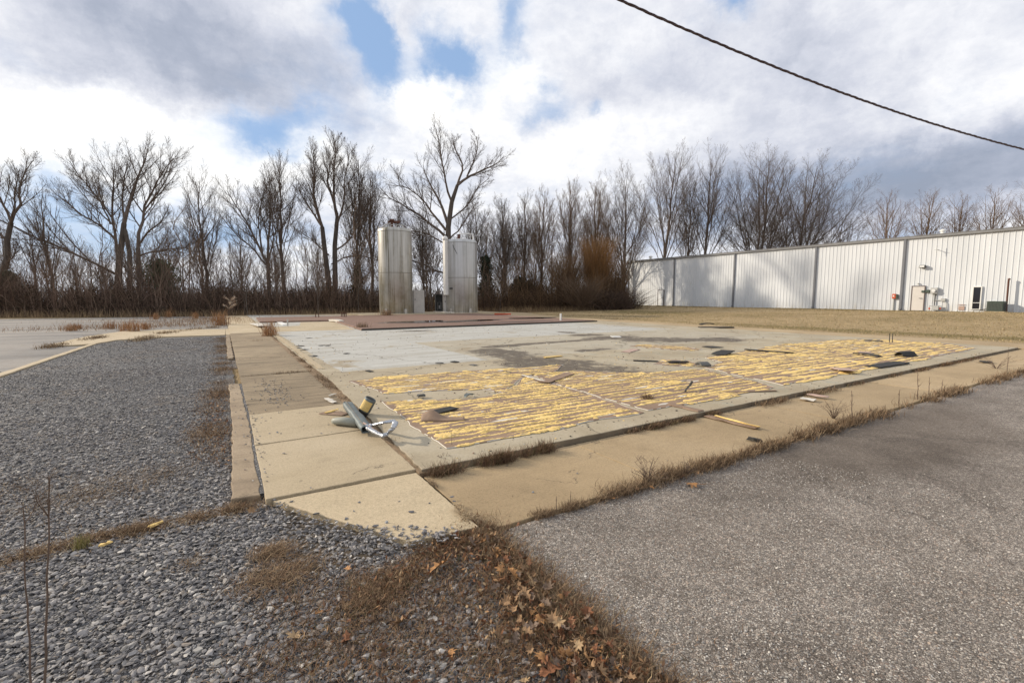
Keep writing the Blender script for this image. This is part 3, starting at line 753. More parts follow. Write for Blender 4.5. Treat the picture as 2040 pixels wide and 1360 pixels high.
    part(MB().lathe([(0.13, 0), (0.13, 0.30), (0.20, 0.33), (0.20, 0.42), (0.04, 0.5)], 16, (WX + 0.5, y, zt)), 'roof_vent', M['white'], smooth=False)
    y, z = at(1291, 513)
    part(MB().lathe([(0.15, 0), (0.15, 0.35), (0.24, 0.38), (0.24, 0.5), (0.04, 0.6)], 16, (WX + 0.5, y, zt)), 'roof_vent', M['white'])
build_hall()

def build_ac():
    y, z = WALL(1991, 612)
    x = WX - 0.75
    zg = -0.03 + lawn_z(x, y)
    root = empty('air_conditioner', (x, y, zg))
    tag(root, 'dark green air conditioner unit standing at the white wall', 'air conditioner')
    b = MB().box((0, 0, 0.40), (0.80, 0.86, 0.66))
    b.build('cabinet', M['acgreen'], root, bevel=0.03)
    g = MB()
    for k in range(11): g.box((-0.405, -0.36 + k * 0.072, 0.42), (0.02, 0.022, 0.52))
    for k in range(10): g.box((-0.33 + k * 0.073, -0.435, 0.42), (0.022, 0.02, 0.52))
    g.build('grille', M['darkbox'], root)
    MB().box((0, 0, 0.76), (0.84, 0.9, 0.05)).build('lid', M['acgreen'], root, bevel=0.015)
    MB().box((0, 0, 0.03), (1.0, 1.05, 0.08)).build('base', M['walk'], root)
    MB().tube([(0.38, 0.25, 0.25), (0.5, 0.55, 0.25), (0.7, 1.0, 0.12), (0.72, 1.5, 0.16)], 0.03, 8).build('hose', M['darkbox'], root)
    y2, z2 = WALL(1978, 603)
    d = empty('disconnect_box', (WX - 0.09, y2, 0.0))
    tag(d, 'small grey switch box on a pipe beside the green air conditioner', 'switch box')
    MB().box((0, 0, z2), (0.13, 0.2, 0.26)).build('housing', M['box'], d, bevel=0.01)
    MB().tube([(0, 0, z2 - 0.1), (0, 0, 0.45)], 0.02, 8).build('conduit', M['box'], d)
    y, _ = WALL(2009, 600)
    x = WX - 0.35
    p = empty('post', (x, y, 0.42))
    tag(p, 'thin rusty steel post standing right of the green air conditioner', 'post')
    MB().tube([(0, 0, 0), (0, 0.02, 2.4)], 0.055, 10).build('shaft', M['rust'], p)
    MB().lathe([(0.075, 2.36), (0.075, 2.42), (0.03, 2.47)], 10).build('cap', M['rust'], p)
build_ac()

# ------------------------------------------------------------------ the two steel tanks
def arc_band(mb, r, z0, z1, a0, a1, n=24, t=0.012):
    vs = []
    for k in range(n + 1):
        a = a0 + (a1 - a0) * k / n
        for (rr, zz) in ((r, z0), (r + t, z0), (r + t, z1), (r, z1)): vs.append((rr * math.cos(a), rr * math.sin(a), zz))
    fs = []
    for k in range(n):
        for j in range(4):
            fs.append((k * 4 + j, k * 4 + (j + 1) % 4, (k + 1) * 4 + (j + 1) % 4, (k + 1) * 4 + j))
    return mb.add(vs, fs)
PZ = TZ + 0.03
def build_tanks():
    cxs = []
    for i, (px, pyb, ptop, wid) in enumerate([(790, 625, 453, 66), (919, 623, 476, 66)]):
        x, y = G(px, pyb, PZ)
        depth = float(np.dot(np.array([x, y, 0]), [FW[0], FW[1], 0])) / math.cos(PITCH) ** 0
        r = wid / 2 / F * depth * 0.985
        h = (pyb - ptop) / F * depth * 1.0
        d = Vector((x, y, 0)).normalized()
        cx, cy = x + d.x * r, y + d.y * r
        h *= 0.995; r *= 1.035
        root = empty('steel_tank', (cx, cy, PZ))
        mt = M['tank1'] if i == 0 else M['tank2']
        tag(root, ['tall stained brownish steel tank, the grimier left one of two', 'cleaner pale steel tank with a white pipe channel, right of the stained tank'][i], 'tank', 'steel tanks on the red tile floor')
        view = math.atan2(-d.y, -d.x)       # angle that faces the viewer
        cap = MB().lathe([(r * 0.985, 0.0), (r * 0.985, 0.10), (r, 0.12), (r, h * 0.52), (r, h - 0.30), (r * 0.995, h - 0.22), (r * 0.97, h - 0.10), (r * 0.90, h - 0.03), (r * 0.80, h), (r * 0.4, h + 0.06), (0.02, h + 0.10)], 72)
        sh = cap.build('shell', mt, root, smooth=True)
        sh.modifiers.new('es', 'EDGE_SPLIT').split_angle = R(50)
        s = MB()
        arc_band(s, r, h * 0.475, h * 0.475 + 0.035, 0, 2 * math.pi, 72, 0.010)
        arc_band(s, r, h - 0.33, h - 0.30, 0, 2 * math.pi, 72, 0.008)
        for k, a in enumerate((-1.25, -0.42, 0.35, 1.1, 2.0, 3.0)):
            sh_ = 0.0 if k % 2 else 0.12
            arc_band(s, r, h * 0.48, h - 0.3, view + a, view + a + 0.012, 1, 0.008)
            arc_band(s, r, 0.1, h * 0.47, view + a + sh_, view + a + sh_ + 0.012, 1, 0.008)
        s.build('seam', M['seam'], root)
        for a in (-0.62, 0.55, 1.9, 3.4):
            q = view + a
            l = MB().box(((r + 0.03) * math.cos(q), (r + 0.03) * math.sin(q), 0.19), (0.10, 0.22, 0.38), q)
            arc = l.build('foot', M['steel'], root, bevel=0.01)
        # pipework on the crown
        ux, uy = -math.sin(view), math.cos(view)     # towards the right as seen from the lot is -u
        def P(a, b, z): return (a * -ux * -1 + b * math.cos(view), a * -uy * -1 + b * math.sin(view), h + z)
        if i == 0:
            MB().tube([P(-0.2, 0.2, 0.05), P(-0.2, 0.2, 0.62)], 0.11, 12).tube([P(-0.9 + 0.35, 0.2, 0.50), P(0.45, 0.2, 0.55)], 0.10, 12).box(P(-0.2, 0.2, 0.66), (0.5, 0.36, 0.14), view).build('valve', M['rust'], root)
            MB().tube([P(0.75, 0.3, 0.10), P(0.65, 0.3, 0.28), P(0.25, 0.25, 0.30), P(0.05, 0.25, 0.2)], 0.045, 8).tube([P(-0.3, 0.3, 0.42), P(-0.7, 0.3, 0.28), P(-1.1, 0.3, -0.02)], 0.05, 8).tube([P(-0.1, 0.35, 0.3), P(-0.55, 0.4, 0.12), P(-0.95, 0.4, 0.0)], 0.035, 8).build('pipe', M['steel'], root)
            MB().tube([P(1.25, 0.3, -0.18), P(1.25, 0.3, 0.02)], 0.05, 8).build('lifting_lug', M['steel'], root)
            MB().tube([P(-1.25, 0.3, -0.25), P(-1.28, 0.3, 0.1)], 0.05, 8).build('lifting_lug', M['steel'], root)
        else:
            MB().tube([P(-0.15, 0.2, 0.05), P(-0.15, 0.2, 0.50)], 0.13, 12).box(P(-0.15, 0.2, 0.36), (0.26, 0.26, 0.24), view).build('valve', M['rust'], root)
            MB().tube([P(1.1, 0.35, -0.05), P(1.1, 0.35, 0.52), P(0.6, 0.3, 0.55), P(-0.1, 0.25, 0.5)], 0.05, 8).tube([P(-0.05, 0.2, 0.5), P(-0.05, 0.2, 0.82)], 0.04, 8).tube([P(0.85, 0.4, 0.25), P(0.85, 0.4, 0.55)], 0.03, 8).build('pipe', M['white'], root)
            MB().tube([P(-0.75, 0.4, -0.02), P(-0.75, 0.4, 0.12)], 0.04, 8).build('lifting_lug', M['steel'], root)
            MB().tube([P(-1.2, 0.4, -0.2), P(-1.2, 0.4, -0.04)], 0.04, 8).build('lifting_lug', M['steel'], root)
            # white channel running down the left flank
            q = view - 0.98
            qc, qs = math.cos(q), math.sin(q)
            c = MB().box(((r + 0.13) * qc, (r + 0.13) * qs, (h - 0.1 + 1.55) / 2), (0.30, 0.40, h - 0.1 - 1.55), q)
            c.build('pipe_channel', M['white'], root, bevel=0.03)
            MB().lathe([(0.22, 0), (0.24, 0.08), (0.24, 0.2), (0.1, 0.34)], 16, ((r + 0.13) * qc, (r + 0.13) * qs, h - 0.1)).build('pipe_elbow', M['white'], root, smooth=True)
            q2 = view - 0.48
            MB().tube([((r + 0.03) * math.cos(q2), (r + 0.03) * math.sin(q2), h - 0.55), ((r + 0.05) * math.cos(q2 + .12), (r + 0.05) * math.sin(q2 + .12), h - 0.9), ((r + 0.03) * math.cos(q2 + 0.28), (r + 0.03) * math.sin(q2 + 0.28), h - 1.35)], 0.016, 6).build('loose_wire', M['black'], root)
            MB().box(((r + 0.03) * math.cos(view - 0.62), (r + 0.03) * math.sin(view - 0.62), 2.12), (0.05, 0.30, 0.16), view - 0.62).build('data_plate', M['darkbox'], root)
        cxs.append((cx, cy, r, view, depth))
    # cabinets
    def cab(px0, px1, ptop, pbot, yoff, label, mat, door=True, open_=False):
        xa, ya = G((px0 + px1) / 2, pbot, PZ)
        dep = float(xa * FW[0] + ya * FW[1])
        w = (px1 - px0) / F * dep; hh = (pbot - ptop) / F * dep
        rz = -YAW * 0.55
        o = empty('steel_cabinet', (xa, ya, PZ), rz)
        tag(o, label, 'cabinet', 'steel cabinets between the tanks')
        if not open_:
            MB().box((0, 0.35, hh / 2), (w, 0.7, hh)).build('body', mat, o, bevel=0.015)
        else:
            t_ = 0.04
            MB().box((-w / 2 + t_ / 2, 0.35, hh / 2), (t_, 0.7, hh)).box((w / 2 - t_ / 2, 0.35, hh / 2), (t_, 0.7, hh)).box((0, 0.35, hh - t_ / 2), (w - 2 * t_, 0.698, t_)).box((0, 0.68, hh / 2), (w - 2 * t_, 0.03, hh - 0.1)).box((0, 0.35, t_ / 2), (w - 2 * t_, 0.69, t_)).build('body', M['darkbox'], o)
            MB().tube([(-0.1, 0.5, 0.2), (-0.1, 0.5, hh * 0.55), (0.2, 0.5, hh * 0.55), (0.2, 0.5, 0.2)], 0.03, 8).box((0.05, 0.55, hh * 0.28), (0.12, 0.1, 0.3)).build('pipe', M['steel'], o)
        if door:
            d_ = MB().box((0, -0.015, hh / 2), (w - 0.06, 0.03, hh - 0.08)).build('door', mat, o, bevel=0.006)
            MB().box((-w / 2 + 0.16, -0.05, hh * 0.6), (0.05, 0.05, 0.10)).build('handle', M['black'], d_)
        MB().box((0, 0.35, -0.004), (w + 0.1, 0.8, 0.05)).build('base', M['steel'], o)
    cab(824, 846, 578, 623.5, 0, 'closed pale steel cabinet standing against the stained left tank', M['steel'], True)
    cab(868, 883, 586, 622, 0, 'open dark steel cabinet, empty and left of the closed grey one', M['steel'], False, True)
    cab(883.5, 901, 586, 622.5, 0, 'closed grey steel cabinet with black latch before the pale right tank', M['steel'], True)
build_tanks()

# ------------------------------------------------------------------ bare trees
def vrot(v, axis, a):
    return v * math.cos(a) + axis.cross(v) * math.sin(a) + axis * axis.dot(v) * (1 - math.cos(a))
def bez(p0, p1, p2, n):
    return [p0 * (1 - q) ** 2 + p1 * 2 * q * (1 - q) + p2 * q * q for q in [i / (n - 1) for i in range(n)]]
LV = [None, (12, 0.50, 6, 4), (9, 0.44, 5, 3), (6, 0.54, 3, 3)]
def sprout(P, Rd, level, r, out, dens=1.0, up=0.5, t0=0.2, reach=1.0, rmin=0.0075):
    """branches along a limb, then branchlets, then twigs"""
    if level > 3: return
    n, ratio, npt, sides = LV[level]
    n = max(2, int(n * dens * r.uniform(0.85, 1.2)))
    L = sum((P[i + 1] - P[i]).length for i in range(len(P) - 1))
    ga = r.uniform(0, 6.28)
    for i in range(n):
        q = t0 + (1 - t0) * (i + r.random()) / n
        f = q * (len(P) - 1); j = min(int(f), len(P) - 2); w = f - j
        p = P[j].lerp(P[j + 1], w); tg = (P[j + 1] - P[j]).normalized()
        rad = Rd[j] * (1 - w) + Rd[j + 1] * w
        ga += 2.4
        ax = tg.orthogonal().normalized(); ax = vrot(ax, tg, ga)
        d = vrot(tg, ax, r.uniform(0.38, 0.80) if level < 3 else r.uniform(0.4, 0.95))
        ln = L * ratio * (1.12 - 0.72 * q) * r.uniform(0.65, 1.25) * reach
        cr = max(rmin, min(rad * 0.62, 0.012 * ln + 0.006))
        pts = [p]; cur = p.copy(); seg = ln / (npt - 1)
        for k in range(npt - 1):
            d = (d + Vector((r.uniform(-.13, .13), r.uniform(-.13, .13), up * 0.26 + r.uniform(-.08, .09)))).normalized()
            cur = cur + d * seg; pts.append(cur.copy())
        rs = [cr * (1 - 0.75 * k / (npt - 1)) for k in range(npt)]
        rs = [max(x, rmin * 0.7) for x in rs]
        out[sides].append(([tuple(x) for x in pts], rs))
        sprout(pts, rs, level + 1, r, out, dens, up, 0.15, 1.0, rmin)
def tree_meshes(trunks, limbs, r, dens, up, reach=1.0, rmin=0.0075, t0=0.2):
    """trunks and limbs: [(points, radii)] -> trunk mesh, crown mesh"""
    out = {3: [], 4: [], 6: []}
    tl = []
    for P, Rd in trunks: tl.append(([tuple(x) for x in P], Rd))
    for P, Rd in limbs:
        k = 8
        # resample to 8 points with a little wander
        cum = [0]
        for i in range(len(P) - 1): cum.append(cum[-1] + (P[i + 1] - P[i]).length)
        pts = []; rs = []
        for m_ in range(k):
            s = cum[-1] * m_ / (k - 1)
            j = 0
            while j < len(P) - 2 and cum[j + 1] < s: j += 1
            w = (s - cum[j]) / max(1e-6, cum[j + 1] - cum[j])
            q = P[j].lerp(P[j + 1], w)
            if 0 < m_: q = q + Vector((r.uniform(-1, 1), r.uniform(-1, 1), r.uniform(-1, 1))) * 0.011 * cum[-1]
            pts.append(q); rs.append(Rd[0] + (Rd[1] - Rd[0]) * m_ / (k - 1))
        out[6].append(([tuple(x) for x in pts], rs))
        sprout(pts, rs, 1, r, out, dens, up, t0, reach, rmin)
    V, Q = tubes_np(tl, 9)
    tm = np_mesh('trunk', V, Q, smooth=True)
    Vs = []; Qs = []; off = 0
    for sd, ls in out.items():
        if ls:
            V, Q = tubes_np(ls, sd); Vs.append(V); Qs.append(Q + off); off += len(V)
    cm = np_mesh('crown', np.concatenate(Vs), np.concatenate(Qs), smooth=True)
    return tm, cm
def place_tree(name, loc, tm, cm, bk, tw, label, group='bare trees of the tree line', cat='tree', rz=0.0, sc=1.0):
    root = empty(name, loc, rz); root.scale = (sc, sc, sc)
    tag(root, label, cat, group)
    link('trunk', tm, M[bk], root) if not tm.materials else link_shared('trunk', tm, root)
    link('crown', cm, M[tw], root) if not cm.materials else link_shared('crown', cm, root)
    return root
def link_shared(name, me, parent):
    o = bpy.data.objects.new(name, me); COL.objects.link(o); o.parent = parent; return o
RIGHT = Vector((RT[0], RT[1], 0)); AWAY = Vector((math.sin(YAW), math.cos(YAW), 0))

def vase(name, px, ptop, half, depth, label, seed, style='vase', fork=0.3, n=5, lean=0.0, bk='bark', tw='twig', dens=1.08, zb=0.0, rtrunk=None, up=0.5, low=3, base=0.0):
    """a bare tree with the height and spread it has on site; half = half spread in photo pixels"""
    r = random.Random(seed)
    b = D(px, 600, depth); b.z = zb
    H = ((HOR - ptop) / F * depth + EYE - zb) * 0.955
    hw = half / F * depth
    r0 = rtrunk or (0.011 * H + 0.03)
    ln = RIGHT * (lean / F * depth)
    fz = fork * H
    fk = Vector((0, 0, fz)) + ln * fork + Vector((r.uniform(-.2, .2), r.uniform(-.2, .2), 0))
    tr = [([Vector((0, 0, -0.1)), Vector((0, 0, fz * 0.25)), fk * 0.6 + Vector((r.uniform(-.1, .1), r.uniform(-.1, .1), 0)), fk], [r0 * 1.35, r0, r0 * 0.9, r0 * 0.8])]
    # limbs leave the stem one above the other and reach out to a rounded crown
    limbs = []
    a0 = r.uniform(0, 6.28)
    zc = H * (fork * 0.75 + 0.40); vr = H - zc
    top = Vector((0, 0, H * 0.99)) + ln + Vector((r.uniform(-.1, .1), r.uniform(-.1, .1), 0)) * hw
    limbs.append((bez(fk, fk.lerp(top, 0.5) + Vector((r.uniform(-.5, .5), r.uniform(-.5, .5), 0)), top, 6), [r0 * 0.74, 0.03]))
    N = n + low
    for k in range(N):
        th = (12 + 88 * ((k + r.uniform(0.1, 0.9)) / N) ** 0.85) * math.pi / 180
        a = a0 + k * 2.4 + r.uniform(-.35, .35)
        q = r.uniform(0.82, 1.0)
        e = Vector((math.cos(a) * hw * math.sin(th) * q, math.sin(a) * hw * math.sin(th) * q, zc + vr * math.cos(th) * (q if k else 1) + r.uniform(-.03, .03) * H)) + ln * 0.8
        f = 1 - th / 1.75
        sz = fz * (0.72 + 0.5 * r.random() * f) if k >= low else fz * r.uniform(0.95, 1.35)
        s_ = fk * min(1, sz / fz) + ((top - fk) * ((sz - fz) / H) if sz > fz else Vector())
        d_ = e - s_
        c = s_ + Vector((d_.x * 0.62, d_.y * 0.62, d_.z * 0.42)) if th < 1.0 else s_ + Vector((d_.x * 0.5, d_.y * 0.5, d_.z * 0.55))
        limbs.append((bez(s_, c, e, 6), [r0 * (0.43 - 0.13 * th), 0.018]))
    tm, cm = tree_meshes(tr, limbs, r, dens, up)
    return place_tree(name, b, tm, cm, bk, tw, label)
def drawn(name, px, depth, trunks, limbs, label, seed, dens=1.2, up=0.45, bk='bark', tw='twig', reach=1.0, t0=0.2):
    """a tree whose main limbs are set out one by one; every limb also swings towards or away from the lot"""
    r = random.Random(seed)
    b = D(px, 600, depth); b.z = 0
    def W(q, off): 
        p = D(q[0], 606 - (606 - q[1]) * 0.925, depth) - b; p.z = max(p.z, -0.1) if q[1] < 606 else -0.1
        return p + AWAY * off
    T = []; Lb = []; grown = []
    for pts, r0, r1 in trunks:
        n = len(pts)
        for k in range(n - 1):
            for m_ in range(8): grown.append((W(pts[k], 0).lerp(W(pts[k + 1], 0), m_ / 8), 0.0))
        T.append(([W(p, 0) for p in pts], [r0 + (r1 - r0) * i / (n - 1) for i in range(n)]))
    for pts, r0 in limbs:
        sw = r.choice((-1, 1)) * r.uniform(0.15, 0.45)
        P = [W(p, 0) for p in pts]; o0 = P[0].copy()
        base = 0.0; best = 0.8                # a limb that forks from another limb starts where that one is
        for q0, off in grown:
            if (q0 - o0).length < best: best = (q0 - o0).length; base = off
        P = [p + AWAY * (base + (p - o0).length * sw) for p in P]
        for k in range(len(P) - 1):
            for m_ in range(6):
                f = m_ / 6; grown.append((W(pts[k], 0).lerp(W(pts[k + 1], 0), f), base + (W(pts[k], 0).lerp(W(pts[k + 1], 0), f) - o0).length * sw))
        Lb.append((P, [r0, 0.03]))
    tm, cm = tree_meshes(T, Lb, r, dens, up, reach, t0=t0)
    return place_tree(name, b, tm, cm, bk, tw, label)

drawn('bare_tree', 893, 54, [([(893, 625), (893, 560), (893, 500), (893, 440)], 0.44, 0.30), ([(893, 440), (900, 386), (911, 350)], 0.30, 0.19)],
      [([(911, 350), (929, 329), (957, 312), (989, 290), (1001, 272)], 0.16), ([(911, 350), (922, 308), (911, 280), (897, 250), (905, 238)], 0.14), ([(929, 329), (943, 298), (953, 266), (950, 248)], 0.10),
       ([(893, 436), (876, 389), (862, 361), (848, 336), (833, 290)], 0.19), ([(890, 463), (858, 435), (830, 410), (802, 393), (780, 382), (766, 365)], 0.17), ([(888, 446), (862, 410), (840, 379), (812, 354), (791, 345), (785, 318)], 0.15),
       ([(900, 386), (890, 354), (886, 312), (879, 273), (876, 246)], 0.13), ([(893, 470), (915, 440), (935, 400), (945, 380)], 0.10), ([(893, 541), (870, 536), (848, 523), (825, 514), (800, 488)], 0.12), ([(895, 425), (930, 400), (950, 360), (975, 340)], 0.09), ([(893, 480), (850, 455), (815, 452), (790, 470)], 0.09)],
      'tallest bare tree, behind the pale tank, crown swept to the right', 11, 1.2, 0.35)
drawn('bare_tree', 237, 52, [([(236, 625), (236, 566), (237, 520), (247, 432)], 0.42, 0.25), ([(277, 625), (277, 569), (275, 485)], 0.26, 0.21), ([(259, 625), (259, 573), (258, 495), (249, 446)], 0.28, 0.2)],
      [([(247, 432), (249, 361), (261, 298), (268, 262)], 0.22), ([(237, 520), (219, 460), (208, 418), (201, 354), (191, 285)], 0.19), ([(237, 545), (224, 535), (191, 509), (141, 478), (99, 446), (53, 418)], 0.14), ([(219, 462), (169, 428), (120, 403), (88, 372), (70, 350)], 0.12),
       ([(275, 485), (268, 432), (265, 368), (279, 319), (293, 266)], 0.19), ([(277, 474), (303, 449), (332, 435), (353, 410)], 0.12), ([(277, 502), (311, 493), (371, 492), (406, 493), (430, 480)], 0.10), ([(249, 446), (235, 390), (228, 340), (232, 290)], 0.15), ([(208, 418), (175, 360), (150, 320), (140, 300)], 0.11), ([(265, 400), (300, 360), (325, 330), (335, 300)], 0.10), ([(205, 430), (160, 370), (118, 340), (110, 320)], 0.09)],
      'broad many-stemmed bare tree with long low limbs, left half of the tree line', 12, 1.3, 0.4)
drawn('bare_tree', 4, 46, [([(2, 625), (2, 570), (6, 540), (15, 500), (14, 470), (22, 430)], 0.30, 0.2)],
      [([(22, 430), (30, 390), (20, 340), (30, 290)], 0.15), ([(20, 440), (45, 400), (62, 360), (75, 340)], 0.10), ([(14, 470), (-10, 430), (-30, 380), (-40, 330)], 0.12), ([(22, 430), (10, 380), (-5, 330), (-10, 300)], 0.12), ([(10, 520), (40, 505), (60, 480)], 0.07)],
      'bare tree with a crooked leaning trunk at the left end', 13, 1.2, 0.4)
drawn('bare_tree', 662, 54, [([(655, 625), (655, 560), (648, 500), (642, 440)], 0.36, 0.24), ([(667, 625), (668, 560), (667, 480), (672, 420)], 0.34, 0.22)],
      [([(642, 440), (632, 390), (640, 340), (645, 290)], 0.18), ([(672, 420), (668, 360), (675, 310), (680, 264)], 0.19), ([(642, 440), (622, 410), (600, 380), (585, 350)], 0.13), ([(668, 450), (690, 400), (700, 350), (712, 300)], 0.14), ([(655, 500), (620, 470), (600, 455), (580, 440)], 0.09), ([(668, 390), (650, 340), (652, 300), (660, 268)], 0.13), ([(668, 490), (700, 470), (715, 440), (730, 400)], 0.10), ([(660, 520), (690, 500), (715, 500), (750, 510)], 0.08), ([(642, 440), (618, 370), (615, 330), (620, 300)], 0.11)],
      'tall pair of bare trunks sharing one high rounded crown', 14, 1.3, 0.5)
drawn('bare_tree', 538, 50, [([(537, 625), (536, 570), (534, 520)], 0.25, 0.2)],
      [([(534, 520), (540, 460), (545, 400), (548, 340)], 0.15), ([(534, 520), (515, 470), (495, 420), (470, 370)], 0.14), ([(534, 525), (505, 485), (475, 455), (455, 420)], 0.10), ([(535, 515), (555, 470), (560, 430), (568, 390)], 0.09), ([(525, 495), (510, 440), (510, 390), (515, 350)], 0.11)],
      'fan-shaped bare tree with branches rising from a short trunk', 15, 1.2, 0.4)
vase('bare_tree', 567, 316, 46, 53, 'straight bare tree with a narrow crown just right of the fan-shaped one', 21, fork=0.42, n=5, dens=0.95)
vase('bare_tree', 413, 352, 48, 50, 'slim bare tree standing alone in the gap, open sky on both sides', 22, fork=0.30, n=5, lean=-3, dens=0.9)
vase('bare_tree', 103, 382, 36, 47, 'thin straight bare tree left of the many-stemmed one', 23, fork=0.33, n=4, dens=0.7)
vase('bare_tree', 74, 452, 26, 46, 'short thin bare tree with a bent top near the left end', 24, fork=0.45, n=3, dens=0.7, lean=-6)
vase('bare_tree', 712, 312, 40, 56, 'slender bare tree right of the high rounded crown', 25, fork=0.35, n=5, lean=8)
vase('bare_tree', 742, 345, 34, 60, 'thin bare tree directly left of the stained tank', 26, fork=0.3, n=4, lean=2)
vase('bare_tree', 795, 400, 34, 62, 'low bare tree showing between stained tank and tallest tree', 27, fork=0.3, n=4)
vase('bare_tree', 845, 420, 28, 58, 'thin bare tree rising in the gap between the two tanks', 28, fork=0.35, n=4, low=4)
vase('bare_tree', 945, 405, 34, 60, 'bare tree right behind the top of the pale tank', 29, fork=0.3, n=4)
vase('bare_tree', 1008, 400, 34, 58, 'slim grey bare tree beside the dark cedar', 30, fork=0.35, n=5, lean=-6)
vase('bare_tree', 1045, 395, 30, 62, 'upright bare tree, first left of the broom-like one', 31, fork=0.3, n=4)
vase('bare_tree', 1080, 392, 34, 57, 'broom-like bare tree with tight upright twigs', 32, fork=0.38, n=6, bk='bark2', tw='twig2', up=0.8)
vase('bare_tree', 1135, 370, 36, 60, 'bare tree with a rounded top above the left of the tan shrubs', 33, fork=0.34, n=6, up=0.7, bk='bark2', tw='twig2')
vase('bare_tree', 1185, 368, 34, 62, 'bare tree directly behind the orange-brown bush', 34, fork=0.34, n=5, bk='bark2', tw='twig2')
vase('bare_tree', 1245, 345, 80, 64, 'spreading bare tree at the far corner of the white building', 35, fork=0.22, n=7, lean=-8, bk='bark2', tw='twig', low=4)
vase('bare_tree', 1322, 304, 74, 72, 'tall bare tree behind the far end of the white roof', 36, fork=0.34, n=6, lean=4, bk='bark3', tw='twig')
vase('bare_tree', 1362, 372, 36, 72, 'shorter forked bare tree between two taller ones behind the roof', 37, fork=0.3, n=4, lean=8)
vase('bare_tree', 1395, 318, 72, 72, 'tall bare tree with open upswept crown behind the roof', 38, fork=0.34, n=6, lean=14, bk='bark3')
vase('bare_tree', 1508, 314, 112, 72, 'biggest bare tree behind the roof, dense with a wide left side', 39, fork=0.20, n=11, lean=4, dens=1.2, rtrunk=0.34, low=5, up=0.3)
vase('bare_tree', 1575, 326, 118, 73, 'bare tree leaning right with dark sweeping limbs behind the roof', 40, fork=0.18, n=10, lean=26, dens=1.2, rtrunk=0.32, low=4, up=0.3)
vase('bare_tree', 1668, 425, 50, 76, 'low spreading bare tree barely topping the roof line', 41, fork=0.2, n=6, dens=0.9)
for (px, pt, hf, sd, lb) in [(1757, 383, 50, 42, 'small pinkish bare tree, first of the row beyond the roof'), (1834, 385, 36, 43, 'small bare tree with layered side branches beyond the roof'),
                             (1897, 388, 32, 44, 'narrowest small bare tree, just right of the roof vent'), (1963, 377, 44, 45, 'round-topped small bare tree near the right edge'), (2042, 358, 40, 46, 'bare tree cut by the right edge of the picture')]:
    vase('bare_tree', px, pt, hf, 98, lb, sd, fork=0.42, n=6, up=0.15, dens=0.85, bk='bark3', tw='twig2', low=5)

# a second row of slimmer trees behind the first: six kinds, copied
def second_row():
    kinds = []
    for k in range(6):
        o = vase('bare_tree', 300 + 40 * k, 420, 34 + 5 * (k % 3), 66, 'slim grey bare tree in the second row, seen between the larger trees', 900 + k, fork=0.3, n=6, dens=0.8, low=4, bk='bark3', tw='twig2' if k % 2 else 'twig', up=0.45)
        o['group'] = 'second row of bare trees'; kinds.append(o)
    r = random.Random(91)
    px = 12.0; i = 0
    while px < 1262:
        dp = r.uniform(58, 78); b = D(px, 600, dp); b.z = 0
        o = kinds[i] if i < 6 else copy_tree(kinds[r.randrange(6)])
        o.location = b; o.rotation_euler = (0, 0, r.uniform(0, 6.28)); q = r.uniform(0.62, 0.92) if px < 940 else r.uniform(0.75, 1.08); o.scale = (q * r.uniform(.9, 1.15), q, q)
        px += r.uniform(46, 90) if px < 940 else r.uniform(24, 44); i += 1
second_row()
# thin saplings in the brush: five kinds, copied
def saplings():
    kinds = []
    for k in range(5):
        r = random.Random(100 + k); H = r.uniform(6, 9); r0 = 0.055
        P = [Vector((r.uniform(-.12, .12) * i, r.uniform(-.12, .12) * i, H * i / 5)) for i in range(6)]
        tr = [(P[:3], [r0, r0 * .85, r0 * .7])]
        limbs = [(P[2:], [r0 * .7, 0.018])]
        for j in range(5):
            a = r.uniform(0, 6.28); z = H * r.uniform(0.2, 0.6); L = r.uniform(1.2, 2.6)
            s_ = Vector((0, 0, z)); limbs.append(([s_, s_ + Vector((math.cos(a) * L * .5, math.sin(a) * L * .5, L * .5)), s_ + Vector((math.cos(a) * L * .8, math.sin(a) * L * .8, L * 1.25))], [0.03, 0.012]))
        tm, cm = tree_meshes(tr, limbs, r, 0.5, 0.5, 0.9, 0.009)
        tm.materials.append(M['bark2' if k % 2 else 'bark']); cm.materials.append(M['twig2' if k % 2 else 'twig'])
        kinds.append((tm, cm))
    r = random.Random(55)
    spots = [(r.uniform(15, 760), r.uniform(38, 56)) for _ in range(44)] + [(r.uniform(745, 1010), r.uniform(46, 62)) for _ in range(20)] + [(r.uniform(985, 1240), r.uniform(54, 64)) for _ in range(24)]
    for px, dp in spots:
        tm, cm = r.choice(kinds)
        b = D(px, 600, dp); b.z = 0
        place_tree('sapling', b, tm, cm, None, None, 'thin bare sapling standing in the brush among the bigger trees', 'saplings in the brush', 'sapling', r.uniform(0, 6.28), r.uniform(0.6, 1.25))
saplings()

